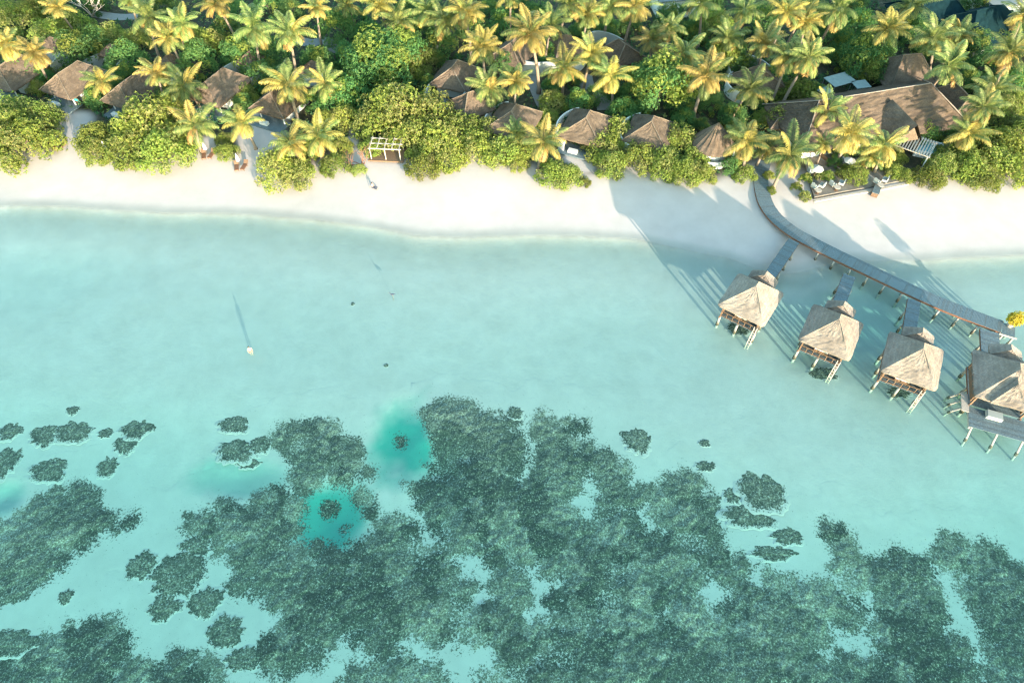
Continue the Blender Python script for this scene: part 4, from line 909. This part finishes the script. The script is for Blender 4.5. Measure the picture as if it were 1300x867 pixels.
# ------------------------------------------------------------------ plants
def palm_variant(seed, hgt_, lean, nf, fl, yellow):
    r = random.Random(seed); tr = MB(); k = 9
    pts = [Vector((lean*(i/k)**1.7, 0, hgt_*(i/k))) for i in range(k+1)]
    tr.tube(pts, [.24-.10*(i/k)+(.10 if i == 0 else 0) for i in range(k+1)], 8)
    top = pts[-1]; cr = MB(); old = MB()
    nf += 3
    for f in range(nf):
        a = f*2.39996+r.uniform(-.3, .3); u = f/(nf-1)                # u 0 young .. 1 old
        el = R(78-100*u+r.uniform(-8, 8)); L = fl*(.72+.34*math.sin(math.pi*min(1, u*1.1+.15)))*r.uniform(.78, 1.14)
        droop = R(52+38*u+r.uniform(-10, 16)); n = 13; p = top+Vector((0, 0, .15)); P = [p.copy()]; T = []
        twist = r.uniform(-.35, .35); aa = a
        for i in range(n):
            e = el-droop*(i/n)**1.4; aa += twist*.03; d = Vector((math.cos(aa)*math.cos(e), math.sin(aa)*math.cos(e), math.sin(e))); p = p+d*(L/n); P.append(p.copy()); T.append(d)
        T.append(T[-1]); mi = 2 if (u > .88 and r.random() < .65) else (1 if r.random() < yellow+u*.25 else 0)
        cr.tube(P, [.045*(1-.8*i/n) for i in range(n+1)], 4, mi, False)
        nl = 38
        for j in range(nl):
            v = .10+.90*j/(nl-1); q = v*n; i = min(int(q), n-1); pp = P[i].lerp(P[i+1], q-i); d = T[i]; side = d.cross(Vector((0, 0, 1)))
            side = side.normalized() if side.length > .05 else Vector((math.sin(a), -math.cos(a), 0)); up = side.cross(d)
            ll = fl*.275*(math.sin(math.pi*(.16+.80*v))**.7)*r.uniform(.85, 1.1)
            for s in (-1, 1):
                w = (d*(.45+.5*v)+side*s*1.0-up*r.uniform(.22, .5)).normalized(); mid = pp+w*ll*.55; tip = pp+w*ll-Vector((0, 0, ll*.22)); wd = d*.048*fl/3.4
                cr.quad(tuple(pp-wd*.7), tuple(mid-wd), tuple(tip), tuple(mid+wd), mi)
    cn = MB()
    for i in range(8):
        a = i*.8; c = top+Vector((math.cos(a)*.28, math.sin(a)*.28, -.18+r.uniform(-.12, .1))); cn.tube([c+Vector((0, 0, -.14)), c+Vector((0, 0, -.07)), c+Vector((0, 0, .08)), c+Vector((0, 0, .15))], [.03, .12, .12, .03], 6)
    return (tr.mesh('trunk', M['trunk'], True), cr.mesh('crown', [M['palm_a'], M['palm_b'], M['palm_old']]), cn.mesh('coconut_cluster', M['cocos'], True), hgt_, lean)
PALM = [palm_variant(s, h, l, nf, fl, ye) for s, h, l, nf, fl, ye in
        ((1, 7.0, 1.0, 20, 3.5, .25), (2, 7.8, 1.8, 18, 3.7, .1), (3, 6.2, .7, 21, 3.4, .45), (4, 7.0, 2.6, 17, 3.6, .2), (5, 7.6, 1.2, 20, 3.6, .6), (6, 5.6, .5, 17, 3.5, .3), (7, 7.2, 4.2, 19, 3.4, .55), (8, 7.2, 1.0, 16, 3.9, .05), (9, 4.6, .7, 18, 3.6, .35), (10, 3.6, .5, 20, 3.3, .15), (11, 6.8, 1.5, 15, 3.8, .3), (12, 7.4, .8, 22, 3.2, .5), (13, 6.4, 2.0, 18, 4.0, .15), (14, 4.4, .9, 15, 3.9, .1))]
def limb(mb, p, d, L, r, rnd, depth):
    pts = [p]; k = 4
    for i in range(k):
        d = (d+Vector((rnd.gauss(0, .18), rnd.gauss(0, .18), rnd.gauss(.02, .12)))).normalized(); pts.append(pts[-1]+d*(L/k))
    mb.tube(pts, [r*(1-.55*i/k) for i in range(k+1)], 6)
    if depth > 0:
        for _ in range(3):
            a = rnd.uniform(0, 6.28); limb(mb, pts[-1-rnd.randint(0, 1)], (d+Vector((math.cos(a), math.sin(a), .25))*.9).normalized(), L*.62, r*.5, rnd, depth-1)
def tree_variant(seed, r, h, base, nclump, nros, rs, mats, mixmat, leafw=.42):
    """r crown radius, h top, base height of crown bottom: crown of rosettes gathered in clumps of unequal size"""
    rn = random.Random(seed); tr = MB(); zc = base+(h-base)*.42
    limb(tr, Vector((0, 0, -.3)), Vector((rn.gauss(0, .08), rn.gauss(0, .08), 1)), max(zc*.75, .7), .10+.035*r, rn, 2)
    cr = MB(); cl = []
    for i in range(nclump):
        a = i*2.39996+rn.uniform(-.3, .3); q = math.sqrt((i+.5)/nclump); zz = math.sqrt(max(0, 1-q*q*.92)); rr = r*q*rn.uniform(.78, 1.08)
        z = base+(h-base)*(zz*rn.uniform(.72, 1.05)); 
        cl.append((Vector((math.cos(a)*rr*.86, math.sin(a)*rr*.86, max(z-.35*r*.4, base*.6+.3))), r*rn.uniform(.26, .44)))
    if base < 1.5:
        for i in range(nclump//2):
            a = rn.uniform(0, 6.28); cl.append((Vector((math.cos(a)*r*.93, math.sin(a)*r*.93, rn.uniform(.3, h*.45))), r*rn.uniform(.2, .32)))
    for c, rc in cl:
        mi = 1 if rn.random() < mixmat else 0
        for _ in range(int(nros/len(cl)*rn.uniform(.7, 1.3))):
            d = Vector((rn.gauss(0, 1), rn.gauss(0, 1), rn.gauss(.35, 1))).normalized(); p = c+d*rc*rn.uniform(.55, 1.08)
            if p.z < .1: p.z = .1
            rosette(cr, p, d+Vector((rn.gauss(0, .3), rn.gauss(0, .3), .1)), rs*rn.uniform(.7, 1.25), rn, 6, mi, leafw)
    return (tr.mesh('trunk', M['bark'], True), cr.mesh('crown', [M[x] for x in mats]), r, h, zc)
Y, O_, Gg = ('leaf_y', 'leaf_o'), ('leaf_o', 'leaf_y'), ('leaf_g', 'leaf_y')
BUSH = {'y': [tree_variant(20+i, 3.6, 3.4+.3*i, .3, 20+2*i, 2700, .25, Y, .3) for i in range(3)],
        'o': [tree_variant(30+i, 3.8, 4.6+.4*i, .5, 21, 2700, .25, O_, .35) for i in range(3)],
        'g': [tree_variant(40+i, 3.6, 4.8+.6*i, .8, 19, 2500, .25, Gg, .22) for i in range(3)],
        't': [tree_variant(50+i, 4.2, 7.2+.6*i, 1.8, 26, 3400, .27, ('leaf_g', 'leaf_y'), .5) for i in range(2)],
        's': [tree_variant(60+i, 1.6, 1.9, .15, 9, 420, .28, Y, .3) for i in range(2)]}

LM = [('the far left sunlit villa', 93, 105), ('the dark shaded villa at left', 170, 112), ('the fourth villa from left', 277, 105), ('the villa with the sandy yard', 357, 125), ('the timber pergola frame', 491, 190), ('the curved-walled villa', 578, 92),
      ('the leftmost front hut', 652, 150), ('the second front hut', 745, 158), ('the third front hut', 826, 164), ('the round conical hut', 906, 180), ('the landward end of the boardwalk', 968, 215), ('the dining terrace', 1080, 225), ('the restaurant roof', 1110, 135),
      ('the kitchen wing', 1147, 88), ('the slatted pergola', 1158, 186), ('the top right hall', 1245, 30), ('the curving grey path at top', 430, 58), ('the left frame edge', 0, 110), ('the right frame edge', 1300, 160), ('the blue-white service building', 850, 5), ('the back villa with the arched wall', 788, 62), ('the bare shrub at top left', 118, 20), ('the left dark shaded hall roof', 1180, 14)]
used_lab = {}
def label_plant(desc, px, py):
    ls = sorted(LM, key=lambda l: math.hypot((px-l[1])*.8, py-l[2])); out = None
    n, lx, ly = ls[0]; dx, dy = px-lx, py-ly
    if abs(dx) < 14 and abs(dy) < 10: rel = 'right against'
    elif abs(dy) > abs(dx)*.8: rel = ('behind' if dy < 0 else 'in front of') if abs(dx) < 12 else ('behind and '+('left' if dx < 0 else 'right')+' of' if dy < 0 else 'in front and '+('left' if dx < 0 else 'right')+' of')
    else: rel = 'left of' if dx < 0 else 'right of'
    lab = f'{desc} {rel} {n}'
    n2 = ls[1][0]
    alt = [lab, f'{desc} {rel} {n} toward {n2}', f'{desc} {rel} {n} toward {ls[2][0]}', f'{desc} between {n2} and {ls[2][0]}']
    for x in alt:
        if x not in used_lab and len(x.split()) <= 16: used_lab[x] = 1; return x
    for w in ('smaller', 'taller', 'paler', 'nearer', 'farther', 'denser', 'inner', 'outer'):
        x = f'{w} {lab}'
        if x not in used_lab: used_lab[x] = 1; return ' '.join(x.split()[:16])
    return lab
def place(kind_meshes, names, root, lab, cat, loc, rz, sc, group):
    t = thing(root, lab, cat, loc, rz, group, sc)
    for n, me in zip(names, kind_meshes): link(n, me, t)
    return t
# palms: crown px, optional foot px, variant, scale, look
palms = [
 ((6, 55), (40, 105), 6, 1.0, 'leaning orange-fringed palm with a bare trunk'), ((43, 65), (66, 110), 6, .98, 'leaning yellow palm with a bare trunk'), ((70, 6), None, 2, .95, 'yellow-orange palm'), ((128, 102), None, 8, .85, 'short yellow palm'),
 ((166, -2), None, 0, .9, 'pale yellow palm'), ((188, 20), None, 7, 1.05, 'broad dark green palm'), ((230, 26), None, 1, 1.0, 'tall yellow-green palm'), ((214, 50), None, 2, .95, 'pale yellow palm with a thin trunk'), ((198, 90), None, 2, .9, 'yellow palm with dry fronds'), ((235, 110), None, 8, .95, 'yellow-green palm'),
 ((274, 4), None, 4, .95, 'orange-yellow palm'), ((322, 30), None, 7, 1.15, 'tall green palm'), ((368, 40), None, 1, 1.1, 'wide feathery yellow-green palm'), ((401, 6), None, 4, .95, 'orange-tipped palm'), ((366, 110), None, 8, 1.1, 'big orange-tipped palm'), ((413, 106), None, 8, .9, 'small green palm'),
 ((480, 4), None, 4, 1.0, 'golden palm'), ((541, 10), None, 7, 1.05, 'dark green drooping palm'), ((565, 24), None, 7, 1.0, 'grey-green drooping palm'), ((590, 14), None, 4, 1.05, 'dense orange-yellow palm'), ((612, 60), None, 2, 1.1, 'large yellow palm'), ((621, 110), None, 8, 1.0, 'dense golden palm'), ((655, 104), None, 2, .9, 'narrow yellow palm'),
 ((648, -6), None, 0, .95, 'pale palm with a thin white trunk'), ((674, 47), None, 4, 1.15, 'large golden palm with orange skirt'), ((716, 85), None, 8, 1.1, 'large yellow-green palm'), ((752, 64), None, 2, 1.05, 'tall yellow-green palm'), ((776, 97), None, 8, 1.0, 'yellow star-shaped palm'), ((746, 18), None, 2, 1.0, 'yellow-green palm'), ((720, 6), None, 7, 1.0, 'dark drooping palm'),
 ((775, 8), None, 7, 1.05, 'grey-green drooping palm'), ((808, 6), None, 4, 1.05, 'golden drooping palm'), ((828, 52), None, 5, .95, 'small yellow-green palm'), ((869, 68), None, 0, 1.0, 'yellow-green palm with arching fronds'), ((896, 100), None, 5, 1.15, 'large green palm with a clear star shape'), ((890, 6), None, 7, 1.0, 'shaded dark palm'), ((945, 14), None, 1, .9, 'grey-green palm'), ((970, 58), None, 2, .95, 'slim yellow palm'), ((955, 112), None, 1, .95, 'grey-green palm with long fronds'),
 ((948, 180), None, 8, 1.0, 'yellow palm with splayed fronds'), ((973, 186), None, 9, .8, 'small yellow palm'), ((1003, 68), None, 0, 1.05, 'dense yellow-green palm'), ((1026, 75), None, 1, 1.0, 'yellow palm with curled fronds'), ((1000, 12), None, 4, 1.0, 'pale golden palm'), ((1022, 30), None, 2, .95, 'pale yellow palm'), ((1050, 140), None, 8, 1.0, 'mid-height palm with bright fronds'), ((1122, 186), None, 8, .9, 'short palm with drooping fronds'), ((1064, 14), None, 7, 1.05, 'shaded dark green palm'), ((1128, 36), None, 2, 1.15, 'large yellow palm with thick trunk'),
 ((1185, 52), None, 1, 1.0, 'green palm with upright fronds'), ((1208, 80), None, 7, 1.05, 'star-shaped green palm with a pale trunk'), ((1218, 42), None, 0, .95, 'green palm'), ((1283, 66), None, 0, 1.1, 'large yellow-green palm'), ((1262, 112), None, 7, .95, 'shaded palm with drooping fronds'), ((1250, 135), None, 1, .95, 'olive green palm'), ((1300, 20), None, 5, 1.0, 'dark green palm'),
 ((247, 158), None, 8, .95, 'star-shaped yellow palm'), ((306, 154), None, 8, .9, 'yellow palm with orange lower fronds'), ((366, 176), None, 8, .95, 'pale yellow palm'), ((404, 172), None, 8, .95, 'yellow-green palm with spread fronds'), ((690, 180), None, 8, .95, 'golden palm'), ((656, 168), None, 9, .75, 'low dark green palm'),
 ((1003, 196), None, 8, 1.05, 'tall yellow palm with hanging fronds'), ((1082, 166), (1060, 211), 6, 1.15, 'leaning palm with a bare trunk'), ((1046, 180), (1039, 206), 3, .62, 'small orange leaning palm'), ((1107, 196), None, 9, .8, 'short olive palm'), ((1232, 166), None, 8, 1.0, 'grey-green palm with feathery fronds'), ((1030, 5), None, 1, .9, 'dark feathery palm'), ((700, 30), None, 7, .9, 'dark green palm'), ((1155, 10), None, 7, .9, 'dark green palm'), ((440, 3), None, 0, .9, 'pale palm'), ((850, 35), None, 7, .85, 'dark green palm'), ((925, 45), None, 7, .9, 'shaded green palm'), ((505, 30), None, 7, .85, 'dark green palm')]
for (cp_, ft, vi, sc, desc) in palms:
    vi = {0: (0, 10), 1: (1, 12), 2: (2, 11), 4: (4, 11), 8: (8, 13), 7: (7, 12)}.get(vi, (vi,)); vi = vi[int(cp_[0]) % len(vi)]
    trk, crw, coc, hh, ln = PALM[vi]; sc *= 1.16
    q = G(*cp_, 1.5+hh*sc+.2)
    if ft:
        b_ = G(*ft, 1.5); d = q-b_; rz = math.atan2(d.y, d.x); b_ = Vector((q.x-math.cos(rz)*ln*sc, q.y-math.sin(rz)*ln*sc, 1.5))
    else:
        rz = random.uniform(0, 6.28); b_ = Vector((q.x-math.cos(rz)*ln*sc, q.y-math.sin(rz)*ln*sc, 1.5))
    place((trk, crw, coc), ('trunk', 'crown', 'coconut_cluster'), 'coconut_palm', label_plant(desc, *cp_), 'palm', (b_.x, b_.y, min(1.5, hgt(b_.x, b_.y))-.1), rz, sc*random.uniform(.93, 1.07), 'coconut palms across the island')
# broadleaf bushes and trees: px, radius px, kind
B = [(28, 172, 42, 'y'), (5, 150, 34, 'o'), (52, 150, 24, 'o'), (118, 172, 22, 'y'), (119, 188, 20, 'y'), (185, 158, 40, 'y'), (205, 186, 34, 'y'), (168, 182, 30, 'y'), (215, 140, 22, 'o'), (286, 190, 14, 'y'), (284, 176, 11, 'y'), (350, 208, 27, 'o'), (378, 214, 22, 'o'), (425, 205, 18, 'y'), (432, 185, 15, 'y'),
 (472, 186, 15, 'y'), (455, 212, 9, 'o'), (500, 140, 40, 'o'), (540, 145, 36, 'o'), (475, 155, 26, 'o'), (522, 172, 28, 'y'), (536, 208, 21, 'y'), (558, 178, 30, 'y'), (590, 165, 26, 'y'), (608, 187, 26, 'y'), (570, 198, 20, 'y'), (642, 192, 24, 'y'), (655, 204, 16, 'y'), (620, 165, 20, 'o'), (668, 190, 18, 'y'),
 (702, 216, 22, 'y'), (722, 220, 18, 'y'), (742, 227, 8, 'y'), (766, 186, 24, 'y'), (782, 168, 24, 'y'), (775, 206, 20, 'y'), (812, 200, 25, 'y'), (842, 205, 24, 'y'), (862, 178, 24, 'y'), (870, 215, 22, 'y'), (893, 220, 16, 'y'), (885, 196, 18, 'y'), (800, 188, 18, 'y'), (946, 220, 14, 'y'), (930, 210, 13, 'g'), (977, 222, 7, 'y'), (980, 240, 6, 'y'), (1012, 236, 7, 's'), (1022, 246, 8, 's'), (1024, 226, 8, 's'),
 (1084, 221, 17, 'y'), (1133, 216, 13, 'y'), (1105, 208, 10, 'y'), (1060, 205, 8, 'g'), (1150, 222, 11, 'y'), (1120, 200, 10, 'o'), (1040, 222, 7, 's'), (1180, 222, 19, 'y'), (1196, 210, 20, 'o'), (1218, 195, 24, 'y'), (1232, 214, 24, 'y'), (1250, 226, 20, 'y'), (1240, 182, 20, 'o'), (1276, 186, 30, 'y'), (1290, 214, 24, 'y'), (1262, 205, 24, 'y'), (1300, 170, 26, 'y'), (1150, 165, 9, 'g'),
 (480, 82, 36, 't'), (462, 100, 28, 'g'), (508, 62, 26, 't'), (520, 85, 22, 'y'), (445, 120, 24, 'g'), (425, 128, 20, 'g'), (440, 150, 20, 'y'), (415, 150, 16, 'y'), (840, 106, 34, 't'), (818, 96, 20, 'y'), (700, 128, 18, 'o'), (694, 150, 15, 'y'), (905, 34, 26, 'o'), (922, 66, 22, 't'), (1094, 75, 26, 't'), (1105, 90, 18, 't'), (1014, 122, 28, 'y'), (1040, 148, 17, 't'), (1055, 160, 13, 'g'), (1062, 190, 10, 'g'), (1095, 182, 11, 'o'), (1120, 178, 10, 'g'), (1140, 200, 11, 'y'), (1052, 222, 8, 'y'), (992, 152, 22, 'o'), (975, 150, 16, 'y'),
 (1176, 170, 16, 'g'), (20, 25, 28, 'o'), (50, 12, 28, 'o'), (88, 32, 26, 'y'), (62, 48, 24, 'o'), (25, 90, 22, 'g'), (102, 68, 26, 'g'), (120, 56, 18, 'g'), (140, 48, 22, 'o'), (172, 52, 18, 'o'), (160, 75, 20, 'g'), (246, 48, 20, 'y'), (270, 56, 22, 'y'), (248, 76, 22, 'g'), (288, 38, 20, 'g'), (305, 70, 22, 'g'), (340, 70, 22, 'g'), (335, 95, 20, 'g'), (310, 118, 16, 'y'), (430, 38, 24, 'g'),
 (470, 45, 20, 'g'), (405, 78, 20, 'g'), (445, 72, 18, 'g'), (530, 40, 20, 'g'), (560, 58, 20, 'g'), (545, 75, 18, 'o'), (640, 30, 20, 'g'), (600, 35, 18, 'g'), (640, 80, 14, 'g'), (700, 70, 16, 'g'), (735, 130, 16, 'g'), (760, 120, 14, 'g'), (790, 140, 18, 'g'), (800, 118, 14, 'g'), (865, 130, 16, 'g'), (880, 40, 18, 'g'), (850, 25, 18, 'g'), (905, 130, 14, 'g'), (930, 145, 16, 'g'), (940, 85, 18, 'g'),
 (1050, 45, 22, 'g'), (1090, 30, 20, 'g'), (1060, 75, 14, 'g'), (1160, 40, 18, 'g'), (1210, 20, 16, 'g'), (1235, 60, 20, 'g'), (1255, 85, 20, 'g'), (1285, 105, 22, 'g'), (1270, 140, 22, 'o'), (1298, 50, 18, 'g'), (1290, 130, 20, 'y'), (1240, 8, 16, 'g'), (680, 22, 18, 'g'), (770, 35, 16, 'g'), (980, 100, 16, 'g'), (1040, 150, 10, 'g'), (1080, 190, 9, 'g'), (970, 28, 20, 'g'), (60, 90, 14, 'y'), (125, 130, 10, 'g'), (145, 110, 10, 'g'), (230, 175, 14, 'y'), (390, 190, 16, 'y'), (735, 176, 8, 'g'), (585, 112, 9, 'g'), (1200, 170, 14, 'g'), (120, 122, 13, 'g'), (142, 92, 12, 'g'), (158, 92, 12, 'g'), (208, 122, 13, 'g'), (215, 100, 14, 'g'), (312, 100, 12, 'g'), (308, 130, 11, 'g'), (396, 128, 14, 'g'), (418, 95, 15, 'g'), (48, 112, 12, 'y'), (60, 100, 10, 'g'),
 (240, 90, 12, 'y'), (545, 108, 12, 'g'), (630, 140, 10, 'g'), (700, 108, 12, 'g'), (728, 100, 10, 'g'), (812, 140, 12, 'g'), (870, 150, 14, 'g'), (890, 160, 10, 'g'), (935, 165, 14, 'y'), (1020, 150, 12, 'o'), (960, 130, 14, 'g'), (1035, 118, 12, 'g'), (1010, 92, 14, 'g'), (1070, 55, 16, 'g'), (1120, 60, 14, 'g'), (1175, 65, 14, 'g'), (1230, 100, 14, 'g'), (1250, 120, 14, 'o'),
 (1190, 40, 14, 'g'), (1215, 55, 12, 'g'), (1165, 28, 14, 'g'), (1280, 30, 14, 'g'), (1265, 55, 14, 'g'), (210, 8, 16, 'g'), (120, 5, 14, 'g'), (340, 5, 16, 'g'), (370, 12, 14, 'g'), (450, 20, 14, 'g'), (620, 12, 14, 'g'), (660, 8, 14, 'g'), (735, 40, 12, 'g'), (800, 30, 14, 'g'), (905, 5, 14, 'g'), (1085, 5, 16, 'g'), (1040, 22, 14, 'g'), (300, 12, 14, 'g'), (515, 12, 14, 'g')]
DESC = {'y': ['yellow-green leafy bush', 'bright yellow-green sunlit bush', 'rounded yellow-green shrub'], 'o': ['olive-toned leafy bush', 'tan-tipped olive tree', 'ragged olive-green bush'], 'g': ['deep green shaded tree', 'dark green leafy bush', 'dense green tree'], 't': ['tall broad-crowned olive tree', 'tall clumpy green tree'], 's': ['low green hedge shrub', 'small leafy hedge shrub']}
for i, (px, py, rp, kd) in enumerate(B):
    v = BUSH[kd][i % len(BUSH[kd])]; trk, crw, r0, h0, zc = v
    q = G(px, py, 3.0); rad = (G(px+rp, py, 3.0)-q).length; sc = rad/r0*(1.12 if kd in 'gt' else 1.05)
    q = G(px, py, 1.5+zc*sc*.9); z0 = hgt(q.x, q.y)
    place((trk, crw), ('trunk', 'crown'), 'broadleaf_tree' if kd in 'gt' else 'beach_bush', label_plant(DESC[kd][i % len(DESC[kd])], px, py), 'tree' if kd in 'gt' else 'bush', (q.x, q.y, z0-.05), random.uniform(0, 6.28), sc, 'broadleaf trees of the island' if kd in 'gt' else 'leafy bushes along the beach')
# bare shrub and leaning bare tree
def bare(px, py, lab, sc, lean, name, mat):
    q = G(px, py, 1.5); rn = random.Random(int(px)); t = thing(name, lab, 'shrub', (q.x, q.y, hgt(q.x, q.y)-.05), 0, None, sc); mb = MB()
    for i in range(5): a = i*1.3; limb(mb, Vector((0, 0, 0)), Vector((math.cos(a)*.5+lean[0], math.sin(a)*.5+lean[1], .8)).normalized(), 2.2, .09, rn, 2)
    part('branch_tangle', mb, mat, t)
bare(118, 22, 'bare grey leafless shrub at top left', 1.5, (0, 0), 'leafless_shrub', M['palewood'])
bare(459, 208, 'bare brown-branched shrub at the beach end of the sandy path', 1.0, (-.1, -.2), 'leafless_shrub', M['beam'])
# undergrowth: nobody could count it
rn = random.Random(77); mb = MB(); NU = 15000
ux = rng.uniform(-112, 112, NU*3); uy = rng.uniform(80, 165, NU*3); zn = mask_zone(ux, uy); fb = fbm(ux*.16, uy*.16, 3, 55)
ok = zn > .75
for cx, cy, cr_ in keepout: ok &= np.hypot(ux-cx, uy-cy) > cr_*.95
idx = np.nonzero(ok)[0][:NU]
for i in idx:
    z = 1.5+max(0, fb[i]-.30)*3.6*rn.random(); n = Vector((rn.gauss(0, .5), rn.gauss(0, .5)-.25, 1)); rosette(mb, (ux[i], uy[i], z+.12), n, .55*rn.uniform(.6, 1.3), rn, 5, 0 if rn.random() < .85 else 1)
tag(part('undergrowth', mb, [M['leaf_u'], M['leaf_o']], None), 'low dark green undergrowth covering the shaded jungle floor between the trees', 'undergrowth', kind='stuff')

# the wood goes on beyond the frame on both sides: one mass, far enough that no tree of it counts by itself
vs, fs, n0 = [], [], 0; src = [BUSH['s'][0][1], BUSH['s'][1][1]]; raw = []
for me in src:
    co_ = np.zeros(len(me.vertices)*3, np.float32); me.vertices.foreach_get('co', co_); li = np.zeros(len(me.loops), np.int32); me.loops.foreach_get('vertex_index', li); raw.append((co_.reshape(-1, 3), li.reshape(-1, 4)))
for i in range(64):
    side = -1 if i % 2 else 1; d = rn.uniform(3, 26); y = rn.uniform(86, 150); k = rn.uniform(1.6, 2.9); x = side*(45+.44*y+k*1.8+d); a = rn.uniform(0, 6.28)
    V, Q = raw[i % 2]; ca_, sa_ = math.cos(a), math.sin(a)
    vs.append(np.stack([x+k*(V[:, 0]*ca_-V[:, 1]*sa_), y+k*(V[:, 0]*sa_+V[:, 1]*ca_), 1.45+k*1.25*V[:, 2]], -1)); fs.append(Q+n0); n0 += len(V)
tag(link('woodland', np_mesh('woodland', np.concatenate(vs), np.concatenate(fs), M['leaf_g'], False)), 'dense green island woodland continuing past both frame edges', 'woodland', kind='stuff')
